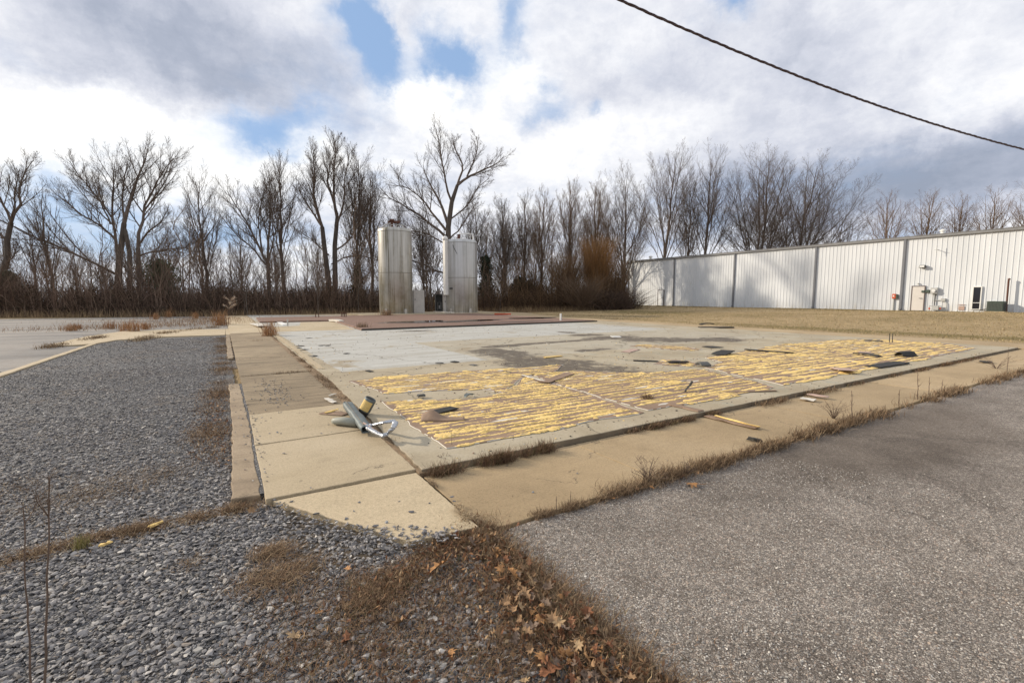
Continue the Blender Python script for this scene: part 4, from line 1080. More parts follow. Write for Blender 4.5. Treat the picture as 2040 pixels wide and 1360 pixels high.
# ------------------------------------------------------------------ evergreens, bushes, brush
def leaf_quads(C, size, nr, up=0.3):
    """small two-sided leaf or needle-spray faces at points C"""
    n = len(C)
    a = nr.normal(size=(n, 3)); a[:, 2] += up; a /= np.linalg.norm(a, axis=1, keepdims=True)
    b = np.cross(a, nr.normal(size=(n, 3))); b /= np.linalg.norm(b, axis=1, keepdims=True)
    s = (np.asarray(size) * nr.uniform(0.6, 1.4, n))[:, None]
    V = np.stack([C - a * s * .9, C + b * s * 0.35, C + a * s * .9, C - b * s * 0.35], axis=1).reshape(-1, 3)
    Q = np.arange(n * 4).reshape(-1, 4)
    return V, Q
def evergreen(px, ptop, half, depth, label, seed, col, conic=True):
    nr = np.random.default_rng(seed); r = random.Random(seed)
    b = D(px, 600, depth); b.z = 0
    H = (HOR - ptop) / F * depth + EYE; hw = half / F * depth
    root = empty('evergreen_tree', b); tag(root, label, 'evergreen', 'evergreens in the tree line')
    MB().tube([(0, 0, -0.1), (0.05, 0, H * .5), (0, 0.05, H * .95)], [0.10, 0.07, 0.02], 7).build('trunk', M['bark'], root)
    C = []; col_ = []
    for k in range(150):
        z = H * (0.10 + 0.88 * (k + r.random()) / 150)
        q = z / H
        prof = (1 - q) ** 0.7 * 0.95 + 0.12 if conic else math.sqrt(max(0.05, 1 - (2 * q - 0.95) ** 2))
        L = hw * prof * r.uniform(0.55, 1.15); a = r.uniform(0, 6.28)
        n = int(34 + 40 * prof)
        t = nr.uniform(0.15, 1, n)
        cx = math.cos(a) * L * t; cy = math.sin(a) * L * t; cz = z + L * t * r.uniform(-.05, .45)
        jit = nr.normal(size=(n, 3)) * (0.10 + 0.10 * t[:, None])
        C.append(np.stack([cx, cy, cz], 1) + jit); col_.append(np.tile(np.array(col) * r.uniform(0.6, 1.5), (n, 1)))
    C = np.concatenate(C); cc = np.concatenate(col_) * nr.uniform(0.75, 1.3, (len(C), 1))
    V, Q = leaf_quads(C, 0.13, nr, 0.4)
    link('crown', np_mesh('crown', V, Q, col=np.repeat(cc, 4, 0)), M['leafgreen'], root)
evergreen(968, 512, 27, 55, 'dark green cedar right of the pale tank', 61, (0.030, 0.036, 0.022))
evergreen(325, 520, 34, 46, 'rounded green pine rising out of the brush on the left', 62, (0.085, 0.105, 0.055), False)
evergreen(714, 530, 16, 50, 'narrow olive cedar left of the stained tank', 63, (0.06, 0.055, 0.03))
evergreen(22, 545, 26, 44, 'low olive evergreen at the left end of the brush', 64, (0.085, 0.085, 0.05), False)
evergreen(1035, 555, 28, 57, 'low dark evergreen bush under the slim trees right of the cedar', 65, (0.040, 0.040, 0.026), False)

def hmod(x, y):
    return np.clip(0.80 + 0.26 * np.sin(x * 0.8 + 1.0) + 0.24 * np.sin(x * 2.3 + y * 0.7) + 0.20 * np.sin(y * 1.3 + x * 0.31) + 0.16 * np.sin(x * 5.1 + y), 0.35, 1.5)
def stems(n, spot, h, lean, r0, cols, seed, pts=4, hm=False):
    """a thicket of thin curved stems; spot(rng)->(x,y)"""
    nr = np.random.default_rng(seed)
    xy = spot(nr, n)
    H = h[0] + (h[1] - h[0]) * nr.random(n) ** 1.3
    if hm: H = H * hmod(xy[:, 0], xy[:, 1])
    a = nr.uniform(0, 6.283, n); ln = H * nr.uniform(0, lean, n)
    t = np.linspace(0, 1, pts)
    X = xy[:, :1] + np.cos(a)[:, None] * ln[:, None] * t[None] ** 1.7 + nr.normal(size=(n, pts)) * 0.05 * H[:, None] * t
    Y = xy[:, 1:2] + np.sin(a)[:, None] * ln[:, None] * t[None] ** 1.7 + nr.normal(size=(n, pts)) * 0.05 * H[:, None] * t
    Z = xy[:, 2:3] + H[:, None] * t[None] * (1 - 0.25 * (ln / H)[:, None] * t[None])
    P = np.stack([X, Y, Z], -1)
    rr = nr.uniform(r0[0], r0[1], n)[:, None] * (1 - 0.7 * t)[None]
    V, Q = tubes_np(list(zip(P, rr)), 3)
    c = np.array(cols)[nr.integers(0, len(cols), n)] * nr.uniform(0.6, 1.4, (n, 1))
    return V, Q, np.repeat(c, pts * 3, 0), P
def brush_mass(name, label, edge, width, n, h, seed, cols, leafcol, nleaf):
    """edge = [(px,depth)] along the front of the brush; the mass lies behind it"""
    pts = [D(p, 600, d) for p, d in edge]
    nr = np.random.default_rng(seed)
    def spot(nr_, k):
        t = nr_.random(k) * (len(pts) - 1); j = np.minimum(t.astype(int), len(pts) - 2); w = t - j
        A = np.array([[p.x, p.y] for p in pts]); q = A[j] * (1 - w)[:, None] + A[j + 1] * w[:, None]
        dd = q / np.linalg.norm(q, axis=1, keepdims=True)
        bb = nr_.random(k) ** 1.3
        q = q + dd * (bb * width)[:, None]
        return np.concatenate([q, np.zeros((k, 1))], 1)
    V, Q, c, P = stems(n, spot, h, 0.9, (0.009, 0.024), cols, seed, hm=True)
    k = nleaf
    s = spot(nr, k)
    s[:, 2] = nr.random(k) ** 1.2 * h[1] * 0.62 * hmod(s[:, 0], s[:, 1])
    Vb, Qb, cb, Pb = stems(n // 7, spot, (h[1], h[1] * 1.9), 0.5, (0.009, 0.018), cols, seed + 9)
    V, Q, c = np.concatenate([V, Vb]), np.concatenate([Q, Qb + len(V)]), np.concatenate([c, cb])
    V2, Q2 = leaf_quads(s, 0.085, nr, 0.2)
    c2 = np.array(leafcol)[nr.integers(0, len(leafcol), k)] * nr.uniform(0.5, 1.5, (k, 1))
    me = np_mesh(name, np.concatenate([V, V2]), np.concatenate([Q, Q2 + len(V)]), col=np.concatenate([c, np.repeat(c2, 4, 0)]))
    return tag(link(name, me, M['brush']), label, 'brush', kind='stuff')
BR = [(0.13, 0.088, 0.066), (0.165, 0.11, 0.08), (0.09, 0.064, 0.05), (0.22, 0.16, 0.12)]
BRW = [(0.15, 0.095, 0.055), (0.12, 0.075, 0.045), (0.19, 0.125, 0.07), (0.09, 0.06, 0.04)]
DL = [(0.085, 0.055, 0.041), (0.11, 0.074, 0.052), (0.06, 0.043, 0.033), (0.072, 0.06, 0.038)]
brush_mass('undergrowth', 'dark tangled brush under the left tree line', [(-160, 36), (0, 36.5), (200, 37), (420, 38.5), (600, 41.5), (770, 44)], 11, 15000, (1.0, 3.6), 71, BR, DL, 90000)
brush_mass('undergrowth', 'brown brush behind and between the tanks', [(755, 45), (850, 50), (960, 50), (1010, 50)], 9, 3600, (0.8, 3.0), 72, BR + BRW, DL, 14000)
brush_mass('undergrowth', 'tan thicket left of the white building corner', [(1000, 50), (1060, 50), (1130, 50), (1200, 50), (1248, 53)], 8, 5200, (0.8, 3.6), 73, BRW, [(0.10, 0.065, 0.04), (0.075, 0.05, 0.033), (0.06, 0.042, 0.03)], 26000)
def fringe():                                # tall straw-coloured grass along the foot of the brush
    pts = [(-120, 35.3), (0, 35.6), (200, 36.2), (420, 37.6), (600, 40.2), (760, 43), (1000, 47.5), (1060, 48), (1150, 48.5), (1240, 50.5)]
    A = np.array([[D(p, 600, d).x, D(p, 600, d).y] for p, d in pts])
    def spot(nr, k):
        t = nr.random(k) * (len(A) - 1); j = np.minimum(t.astype(int), len(A) - 2); w = t - j
        q = A[j] * (1 - w)[:, None] + A[j + 1] * w[:, None]
        q = q + (q / np.linalg.norm(q, axis=1, keepdims=True)) * nr.normal(0.6, 0.6, k)[:, None]
        return np.concatenate([q, np.zeros((k, 1))], 1)
    V, Q, c, P = stems(5200, spot, (0.15, 0.75), 0.5, (0.006, 0.012), [(0.30, 0.21, 0.12), (0.23, 0.16, 0.09), (0.17, 0.12, 0.075), (0.36, 0.27, 0.16)], 74, 3)
    tag(link('tall_dry_grass', np_mesh('tall_dry_grass', V, Q, col=c), M['tint']), 'straw-coloured tall grass at the foot of the brush', 'grass', kind='stuff')
fringe()
def bush(px, ptop, half, depth, label, seed, cols, n=900, h0=0.35, base_half=0.15):
    nr = np.random.default_rng(seed)
    b = D(px, 600, depth); b.z = 0
    H = (HOR - ptop) / F * depth + EYE; hw = half / F * depth
    t = np.linspace(0, 1, 6)
    a = nr.uniform(0, 6.283, n); Hh = H * (h0 + (1 - h0) * nr.random(n)); sp = hw * np.sqrt(nr.random(n))
    z0 = nr.random(n) * 0.35 * Hh
    bx = nr.normal(size=n) * base_half * hw + np.cos(a) * sp * z0 / Hh * 0.5; by = nr.normal(size=n) * base_half * hw + np.sin(a) * sp * z0 / Hh * 0.5
    X = bx[:, None] + np.cos(a)[:, None] * sp[:, None] * t ** 1.4 + nr.normal(size=(n, 6)) * 0.06 * t; Y = by[:, None] + np.sin(a)[:, None] * sp[:, None] * t ** 1.4 + nr.normal(size=(n, 6)) * 0.06 * t
    Z = z0[:, None] + (Hh - z0)[:, None] * (1.25 * t - 0.25 * t * t)
    P = np.stack([X, Y, Z], -1); rr = nr.uniform(0.008, 0.022, n)[:, None] * (1 - .65 * t)[None]
    lines = list(zip(P, rr)); c = np.array(cols)[nr.integers(0, len(cols), n)] * nr.uniform(0.7, 1.35, (n, 1))
    V, Q = tubes_np(lines, 3)
    tm = MB(); r = random.Random(seed)
    for k in range(5): 
        aa = r.uniform(0, 6.28); tm.tube([(0, 0, -0.1), (math.cos(aa) * hw * .12, math.sin(aa) * hw * .12, H * .2), (math.cos(aa) * hw * .3, math.sin(aa) * hw * .3, H * .5)], [0.06, 0.045, 0.02], 6)
    root = empty('bush', b); tag(root, label, 'bush', 'bushes at the edge of the trees')
    tm.build('stem', M['bark2'], root)
    link('crown', np_mesh('crown', V, Q, col=np.repeat(c, 18, 0)), M['tint'], root)
bush(1188, 470, 40, 55, 'tall orange-brown bush with drooping twigs near the building corner', 81, [(0.26, 0.135, 0.05), (0.20, 0.11, 0.045), (0.30, 0.165, 0.07)], 1900, 0.45)
bush(1130, 500, 42, 54, 'wide tan bush left of the orange-brown one', 82, [(0.17, 0.105, 0.06), (0.13, 0.085, 0.052), (0.21, 0.135, 0.08)], 1500, 0.35)
bush(1225, 520, 34, 55, 'brown bush touching the corner of the white building', 83, [(0.12, 0.078, 0.05), (0.15, 0.10, 0.06)], 900, 0.3)
bush(1160, 545, 55, 50, 'low twiggy pale brown bush in front of the orange-brown one', 84, [(0.16, 0.115, 0.08), (0.13, 0.09, 0.06)], 800, 0.3)
bush(1225, 575, 45, 50.5, 'low dark bush at the left foot of the white building', 85, [(0.065, 0.045, 0.035), (0.09, 0.06, 0.042)], 1500, 0.25, 0.45)
bush(1060, 530, 40, 57, 'brown bush under the broom-like tree', 86, [(0.13, 0.09, 0.06), (0.10, 0.07, 0.048)], 900, 0.3)

def far_woods():
    nr = np.random.default_rng(91)
    def spot(nr_, k):
        px = nr_.uniform(-350, 1330, k); d = nr_.uniform(150, 240, k)
        q = np.array([[D(a, 600, b).x, D(a, 600, b).y, 0] for a, b in zip(px, d)]); return q
    V, Q, c, P = stems(5200, spot, (2.5, 6.5), 0.5, (0.10, 0.28), [(0.16, 0.145, 0.14), (0.13, 0.12, 0.12), (0.19, 0.165, 0.15)], 92)
    tag(link('far_woods', np_mesh('far_woods', V, Q, col=c), M['tint']), 'distant bare woods beyond the tree line', 'woods', kind='stuff')
far_woods()
def far_shed(px, depth, w, h, label, rz):
    b = D(px, 600, depth)
    root = empty('distant_shed', (b.x, b.y, 0), rz)
    tag(root, label, 'shed', 'white sheds beyond the trees')
    MB().box((0, 0, h / 2), (w, 12, h)).build('wall', M['siding'], root)
    MB().add([(-w / 2 - .3, -6.3, h), (w / 2 + .3, -6.3, h), (w / 2 + .3, 0, h + 1.5), (-w / 2 - .3, 0, h + 1.5), (w / 2 + .3, 6.3, h), (-w / 2 - .3, 6.3, h)], [(0, 1, 2, 3), (3, 2, 4, 5), (0, 3, 5), (1, 4, 2)]).build('roof', M['roof'], root)
far_shed(42, 120, 12, 2.6, 'white shed glimpsed through the brush at the far left', -0.2)
far_shed(990, 130, 16, 1.6, 'low white shed glimpsed right of the pale tank', -0.5)

# ------------------------------------------------------------------ floor boards with rows of yellow adhesive
def inside_segments(poly, y):
    xs = []
    n = len(poly)
    for i in range(n):
        (x0, y0), (x1, y1) = poly[i], poly[(i + 1) % n]
        if (y0 <= y) != (y1 <= y): xs.append(x0 + (y - y0) / (y1 - y0) * (x1 - x0))
    xs.sort()
    return [(xs[i], xs[i + 1]) for i in range(0, len(xs) - 1, 2)]
def smooth_noise(nr, n, k):
    a = nr.normal(size=n + 2 * k)
    ker = np.hanning(2 * k + 1); ker /= np.sqrt((ker ** 2).sum())
    return np.convolve(a, ker, 'same')[k:n + k]
def ridges(poly, ox, oy, z, spacing, step, seed, gap=0.12, hgt=0.011, wid=0.034, hf=(0.012, 0.05)):
    nr = np.random.default_rng(seed)
    ys = [p[1] for p in poly]
    y = min(ys) + spacing * 0.35; ph = nr.uniform(0, 6.28, 4)
    Vs = []; Qs = []; off = 0
    sec = np.array([-1.0, -0.70, 0.05, 0.72, 1.0]); hz = np.array([0.0, 0.70, 1.0, 0.82, 0.0])
    def ridge(xa, xb, yc, wmul, hmul, slope=0.0):
        nonlocal off
        n = max(4, int((xb - xa) / step))
        x = np.linspace(xa, xb, n)
        w = wid * wmul * np.clip(0.80 + 0.22 * smooth_noise(nr, n, 14) + 0.13 * smooth_noise(nr, n, 2), 0.16, 1.8)
        h = hgt * hmul * np.clip(0.75 + 0.26 * smooth_noise(nr, n, 9) + 0.16 * smooth_noise(nr, n, 1), 0.2, 1.9)
        cv = 0.92 + 0.30 * np.sin(x * 2.1 + yc * 3.7 + ph[0]) * np.sin(yc * 5.3 - x * 0.8 + ph[1]) + 0.26 * np.sin(x * 5.7 + yc * 9.1 + ph[2]) * np.sin(x * 1.3 + ph[3])
        w = w * np.clip(cv, 0.30, 1.35); h = h * np.clip(cv, 0.45, 1.2)
        e = np.minimum(1, np.minimum(np.arange(n), np.arange(n)[::-1]) / 2.5 + 0.1)
        w = w * e; h = h * e
        c = yc + 0.008 * smooth_noise(nr, n, 16) + 0.003 * smooth_noise(nr, n, 3) + slope * (x - xa)
        Y = c[:, None] + w[:, None] * (sec[None] + 0.13 * nr.normal(size=(n, 5)))
        Z = z - 0.002 + h[:, None] * hz[None] * (1 + 0.25 * nr.normal(size=(n, 5)))
        Z[:, 0] = z - 0.003; Z[:, 4] = z - 0.003
        X = x[:, None] + 0.25 * step * nr.normal(size=(n, 5))
        Vs.append(np.stack([X - ox, Y - oy, Z], -1).reshape(-1, 3))
        i = np.arange(n - 1)[:, None]; j = np.arange(4)[None]
        Qs.append(np.stack([i * 5 + j, (i + 1) * 5 + j, (i + 1) * 5 + j + 1, i * 5 + j + 1], -1).reshape(-1, 4) + off)
        off += n * 5
    for k in range(int(30 * (max(p[0] for p in poly) - min(p[0] for p in poly)))):     # smears and flakes across the rows
        yy = nr.uniform(min(ys), max(ys)); sg = inside_segments(poly, yy)
        if sg:
            q = nr.uniform(sg[0][0], max(sg[0][0] + .01, sg[0][1] - 0.3)); ridge(q, min(sg[0][1], q + nr.uniform(0.06, 0.3)), yy, nr.uniform(0.25, 0.7), nr.uniform(.3, .7), nr.normal() * 0.25)
    while y < max(ys):
        for (xa, xb) in inside_segments(poly, y):
            xa += nr.uniform(-0.02, 0.10); xb -= nr.uniform(-0.02, 0.10)
            x = xa
            while x < xb - 0.1:
                L = nr.uniform(0.5, 4.5); xe = min(xb, x + L)
                if nr.random() > gap or L > 1.0: ridge(x, xe, y + nr.normal() * 0.006, nr.uniform(0.82, 1.2), nr.uniform(0.7, 1.3))
                if nr.random() < 0.75 and xe - x > 0.5:      # a thinner run beside it where the bead was squeezed out
                    q = nr.uniform(x, xe - 0.3); ridge(q, min(xe, q + nr.uniform(0.25, 0.9)), y + nr.uniform(0.3, 0.62) * spacing * nr.choice((-1, 1)), nr.uniform(0.35, 0.9), 0.6, nr.normal() * 0.03)
                x = xe + (-0.04 if nr.random() < 0.7 else nr.uniform(0.03, 0.2))
        y += spacing * nr.uniform(0.88, 1.14)
    return np.concatenate(Vs), np.concatenate(Qs)
BT = 0.009
def floor_board(pix, label, seed, spacing, step, gap=0.12, wid=0.034, hgt=0.011):
    poly = [G(px, py, SZ) for px, py in pix]
    ox = sum(p[0] for p in poly) / len(poly); oy = sum(p[1] for p in poly) / len(poly)
    root = empty('floor_board', (ox, oy, SZ))
    tag(root, label, 'floor board', 'glue-covered boards on the slab')
    poly = fray(poly, 0.33, 0.045, seed + 3)
    fp = fray(poly, 0.08, 0.012, seed)
    MB().prism([(x - ox, y - oy) for x, y in fp], 0.001, BT).build('panel', M['board'], root)
    ed = []
    r = random.Random(seed)
    e = MB()
    for i in range(len(fp)):                 # pale torn rim of the board
        a, b = fp[i], fp[(i + 1) % len(fp)]
        if r.random() < 0.72: e.tube([(a[0] - ox, a[1] - oy, BT * .6), (b[0] - ox, b[1] - oy, BT * .6)], 0.006, 4)
    e.build('torn_edge', M['pale'], root)
    V, Q = ridges(poly, ox, oy, BT, spacing, step, seed, gap, hgt, wid)
    link('adhesive', np_mesh('adhesive', V, Q, smooth=True), M['glue'], root)
    # bare pale smears where the face of the board tore off
    nr = np.random.default_rng(seed + 5); sm = MB()
    for k in range(int(26 * (max(p[0] for p in poly) - min(p[0] for p in poly)) / 3)):
        y = nr.uniform(min(p[1] for p in poly), max(p[1] for p in poly))
        sg = inside_segments(poly, y)
        if not sg: continue
        xa, xb = sg[0]; x = nr.uniform(xa, xb)
        w, h = nr.uniform(.05, .28), nr.uniform(.015, .05)
        if x - w < xa or x + w > xb: continue
        n = 10; pts = []
        for j in range(n):
            a = 2 * math.pi * j / n; q = nr.uniform(0.5, 1.2)
            pts.append((x - ox + w * q * math.cos(a), y - oy + h * q * math.sin(a)))
        if all(inside_segments(poly, p[1] + oy) and inside_segments(poly, p[1] + oy)[0][0] < p[0] + ox < inside_segments(poly, p[1] + oy)[-1][1] for p in pts): sm.prism(pts, BT - 0.004, BT + 0.002)
    sm.build('torn_patch', M['pale'], root)
    return root
floor_board([(890, 893), (1060, 862), (1283, 822), (1225, 803), (1160, 782), (1095, 764), (1050, 750), (1000, 786), (930, 796), (762, 801), (820, 848)],
            'nearest brown board ribbed with thick yellow glue, at the slab corner', 201, 0.135, 0.016, 0.05, 0.044, 0.012)
floor_board([(695, 760), (765, 785), (880, 778), (960, 776), (1000, 783), (1046, 750), (1105, 741), (1122, 727), (1000, 735), (800, 749)],
            'board with yellow glue rows behind the nearest one, next to the grey paint', 202, 0.155, 0.022, 0.04, 0.050, 0.011)
floor_board([(1056, 746), (1100, 763), (1165, 781), (1230, 801), (1290, 818), (1420, 797), (1542, 772), (1470, 752), (1398, 736), (1330, 741), (1250, 743), (1150, 739)],
            'middle glue-ribbed board with browner bare patches', 203, 0.145, 0.022, 0.11, 0.042, 0.012)
floor_board([(1404, 733), (1480, 750), (1560, 768), (1700, 742), (1830, 718), (1945, 694), (1890, 685), (1785, 677), (1690, 676), (1565, 686), (1480, 700), (1405, 713), (1440, 722)],
            'longest field of yellow glue board, stretching to the far right of the slab', 204, 0.20, 0.035, 0.05, 0.068, 0.014)
floor_board([(1255, 690), (1290, 686), (1370, 691), (1400, 696), (1370, 699), (1300, 694)], 'broken strip of glue board lying alone on the bare floor', 205, 0.22, 0.05, 0.2, 0.05)
floor_board([(1300, 726), (1370, 731), (1395, 726), (1370, 719), (1320, 716)], 'small scrap of glue board under the dark planks', 206, 0.16, 0.04, 0.1, 0.05)

# ------------------------------------------------------------------ debris
def thing_mesh(name, mb, mat, label, cat, loc, rz=0.0, group=None, smooth=False, bevel=0.0):
    o = mb.build(name, mat, None, smooth, loc, bevel)
    o.rotation_euler = (0, 0, rz)
    return tag(o, label, cat, group)
def flat_piece(pa, pb, w, mat, name, label, cat, z=SZ, t=0.012, lift=0.0, group=None, seed=1, bend=0.0, ragged=0.012):
    """a plank or sheet lying between two places of the site plan"""
    a = Vector((*G(*pa, z), 0)); b = Vector((*G(*pb, z), 0)); d = b - a; L = d.length
    r = random.Random(seed); n = max(4, int(L / 0.12)); vs = []; fs = []
    for i in range(n + 1):
        q = i / n; x = (q - 0.5) * L; zz = lift * (q if lift > 0 else 0) + bend * math.sin(q * math.pi)
        for (s_, k) in ((-1, 0), (1, 0), (1, 1), (-1, 1)):
            vs.append((x + r.uniform(-1, 1) * ragged * (i in (0, n)), s_ * w / 2 + r.uniform(-1, 1) * ragged, zz + k * t + r.uniform(0, .004)))
    for i in range(n):
        for k in range(4): fs.append((i * 4 + k, i * 4 + (k + 1) % 4, i * 4 + 4 + (k + 1) % 4, i * 4 + 4 + k))
    fs += [(3, 2, 1, 0), tuple(n * 4 + k for k in range(4))]
    c = (a + b) / 2
    o = MB().add(vs, fs).build(name, mat, None, False, (c.x, c.y, z + 0.004))
    o.rotation_euler = (0, 0, math.atan2(d.y, d.x))
    return tag(o, label, cat, group)
BZ = SZ + BT + 0.008
def on(px, py, z): return Vector((*G(px, py, z), z))

def duct():                                  # flattened galvanized duct lying across the edge of the slab
    a = on(693, 806, SZ + 0.10); b = on(731, 856, 0.115)
    d = (b - a); L = d.length
    root = empty('metal_duct', a); tag(root, 'long dented galvanized duct propped across the slab edge', 'duct', 'sheet metal scrap by the slab corner')
    r = random.Random(3); n = 14; s = 18; vs = []; fs = []
    ax = d.normalized(); u = ax.cross(Vector((0, 0, 1))).normalized(); w = u.cross(ax)
    for i in range(n + 1):
        q = i / n
        for k in range(s):
            an = 2 * math.pi * k / s
            cx, cy = math.cos(an), math.sin(an)
            sq = 1.0 / max(abs(cx), abs(cy)) * 0.55 + 0.45
            rr = 0.056 * sq * (1 + 0.10 * math.sin(9 * q + k * 0.7) * math.sin(4 * q + k * .35) + 0.05 * math.sin(23 * q + k)) + r.uniform(-.002, .002)
            vs.append(ax * (q * L) + u * cx * rr + w * cy * rr * (0.72 - 0.2 * math.exp(-((q - .9) / .15) ** 2)))
    for i in range(n):
        for k in range(s): fs.append((i * s + k, i * s + (k + 1) % s, (i + 1) * s + (k + 1) % s, (i + 1) * s + k))
    o = MB().add(vs, fs).build('shell', M['galv'], root, smooth=True)
    m = o.modifiers.new('solid', 'SOLIDIFY'); m.thickness = 0.004
    MB().tube([u * 0.02 + w * 0.046, ax * L * 0.95 + u * 0.02 + w * 0.036], 0.005, 6).build('seam', M['seam'], root)
    MB().tube([u * -0.05 + w * 0.025, u * 0.05 + w * 0.045], 0.005, 6).build('collar', M['galv'], root)
duct()
def duct_collar():
    b = on(723, 823, SZ + 0.02)
    root = empty('duct_collar', b, 0.5); root.rotation_euler = (0.42, 0.30, 0.5)
    tag(root, 'short upright round duct collar with yellow label and dark mouth', 'duct collar', 'sheet metal scrap by the slab corner')
    o = MB().lathe([(0.060, 0.0), (0.064, 0.0), (0.064, 0.035), (0.073, 0.05), (0.073, 0.20), (0.066, 0.215), (0.062, 0.215), (0.058, 0.20), (0.056, 0.02)], 28).build('shell', M['galv'], root, smooth=True)
    arc_band(lab := MB(), 0.0735, 0.055, 0.185, math.pi * 0.85, math.pi * 1.45, 14, 0.002)
    lab.build('label_band', M['glue'], root)
    MB().lathe([(0.058, 0.2), (0.050, 0.208)], 24).build('lining', M['black'], root)
    arc_band(m := MB(), 0.062, -0.03, 0.035, 0, 2 * math.pi, 24, 0.004); m.build('rubber_mouth', M['black'], root)
duct_collar()
a, b = on(663, 838, 0.108), on(705, 842, 0.108)
a2 = a + (b - a) * 0.5
thing_mesh('pipe', MB().tube([(0, 0, 0), (b - a) * 0.15, (b - a) * 0.5 + Vector((0, 0, .01)), (b - a) * 1.15], [0.030, 0.043, 0.047, 0.047], 16), M['palepipe'], 'pale green pipe end lying under the dented duct', 'pipe', a, 0, 'sheet metal scrap by the slab corner', True)
def foil_hose():
    pix = [(728, 848), (745, 846), (765, 841), (785, 838), (788, 843), (783, 853), (772, 863), (764, 868), (750, 862), (738, 855), (731, 851)]
    pts = []
    for i, (px, py) in enumerate(pix): pts.append(on(px, py, 0.12 + (0.10 if 2 <= i <= 5 else 0.03)))
    o0 = pts[0].copy(); pts = [p - o0 for p in pts]
    dense = []
    for i in range(len(pts) - 1):
        for k in range(5): dense.append(pts[i].lerp(pts[i + 1], k / 5))
    r = random.Random(9)
    rad = [0.025 * (1 + 0.22 * (k % 2)) * r.uniform(0.8, 1.2) for k in range(len(dense))]
    thing_mesh('foil_hose', MB().tube(dense, rad, 9, flat=0.62), M['foil'], 'crumpled silver foil hose bent into a triangle over the slab edge', 'hose', o0, 0, 'sheet metal scrap by the slab corner')
foil_hose()
a, b = on(724, 842, 0.16), on(762, 866, 0.12)
thing_mesh('rod', MB().tube([(0, 0, 0), (b - a)], 0.010, 8), M['pinkish'], 'thin pinkish rod lying between the duct and the foil hose', 'rod', a)
flat_piece((645, 822), (690, 826), 0.16, M['board'], 'board_scrap', 'pointed brown board scrap with glue beneath the dented duct', 'board scrap', 0.062, 0.008, seed=4)
flat_piece((648, 824), (675, 816), 0.03, M['glue'], 'adhesive_strip', 'strip of yellow glue on the board scrap beside the duct', 'glue strip', 0.074, 0.012, seed=5)
for k, (pa, pb, w) in enumerate([((650, 795), (660, 799), .06), ((658, 800), (668, 803), .05), ((655, 790), (668, 786), .03)]):
    flat_piece(pa, pb, w, M['pale'], 'plaster_chip', 'pale chip in the small litter left of the dented duct', 'chip', 0.062, 0.014, group='pale chips by the duct', seed=20 + k)

def curled_flap():                           # torn flap of board, one end curled up
    a = on(838, 839, BZ); b = on(926, 836, BZ)
    d = b - a; L = d.length; ax = d.normalized(); u = Vector((0, 0, 1)).cross(ax).normalized()
    vs = []; fs = []; n, m_ = 20, 6
    for i in range(n + 1):
        q = i / n
        for j in range(m_ + 1):
            t = j / m_
            lift = 0.085 * math.exp(-((q - 0.24) / 0.20) ** 2) + 0.02
            vs.append(ax * (q * L) + u * (t * 0.20 * (1 - .55 * q) - 0.02 * math.sin(q * 3)) + Vector((0, 0, lift * t ** 0.8 * (1 - 0.25 * q))))
    for i in range(n):
        for j in range(m_): fs.append((i * (m_ + 1) + j, (i + 1) * (m_ + 1) + j, (i + 1) * (m_ + 1) + j + 1, i * (m_ + 1) + j + 1))
    o = thing_mesh('board_flap', MB().add(vs, fs), M['board'], 'brown board flap with its end curled up on the nearest glue board', 'board flap', a, 0, None, True)
    s = o.modifiers.new('solid', 'SOLIDIFY'); s.thickness = 0.006
curled_flap()
flat_piece((862, 824), (905, 813), 0.16, M['black'], 'rubber_mat', 'black mat tile lying beside the curled brown flap', 'mat', BZ, 0.014, seed=7, ragged=0.004)
flat_piece((926, 792), (940, 787), 0.06, M['galv'], 'metal_scrap', 'small grey metal scrap on the yellow glue', 'metal scrap', BZ, 0.02, seed=8, bend=0.02)
flat_piece((831, 791), (846, 789), 0.07, M['darkbox'], 'debris_scrap', 'small dark scrap at the notch between two glue boards', 'scrap', BZ, 0.03, seed=9)
flat_piece((1083, 762), (1135, 744), 0.20, M['board'], 'board_piece', 'brown board piece lying slantwise at the seam of the glue boards', 'board piece', BZ, 0.01, seed=10)
flat_piece((1040, 748), (1085, 760), 0.05, M['pale'], 'pale_strip', 'pale strip along the seam left of the slanting board piece', 'strip', BZ, 0.01, seed=11)
flat_piece((872, 724), (879, 723), 0.16, M['darkbox'], 'debris_scrap', 'small dark grey flake on the bare floor behind the glue', 'scrap', SZ, 0.012, seed=12)
flat_piece((1085, 713), (1118, 710), 0.10, M['glue'], 'adhesive_strip', 'yellow glue strip beside the wet stain', 'glue strip', SZ, 0.02, seed=13)
flat_piece((1246, 702), (1266, 696), 0.25, M['pinkish'], 'board_piece', 'pinkish board chip on the bare floor', 'board piece', SZ, 0.012, seed=14)
flat_piece((1218, 671), (1236, 671), 0.4, M['white'], 'paper_scrap', 'white sheet lying on the wet stain', 'paper', SZ, 0.012, seed=15)
DK = 'dark planks on the glue boards'
flat_piece((1262, 719), (1312, 721), 0.09, M['black'], 'plank', 'left dark plank on the bare floor before the scrap of glue board', 'plank', SZ, 0.02, group=DK, seed=16)
flat_piece((1330, 722), (1370, 722), 0.16, M['black'], 'plank', 'wider dark plank resting on the scrap of glue board', 'plank', BZ + .01, 0.025, group=DK, seed=17)
flat_piece((1393, 726), (1408, 730), 0.20, M['darkbox'], 'debris_scrap', 'crumpled dark lump at the start of the long glue field', 'scrap', BZ, 0.03, seed=18, bend=0.05)
flat_piece((1407, 692), (1430, 691), 0.42, M['black'], 'rubber_mat', 'thin black mat lying flat far back on the floor', 'mat', SZ, 0.012, seed=19, ragged=.03)
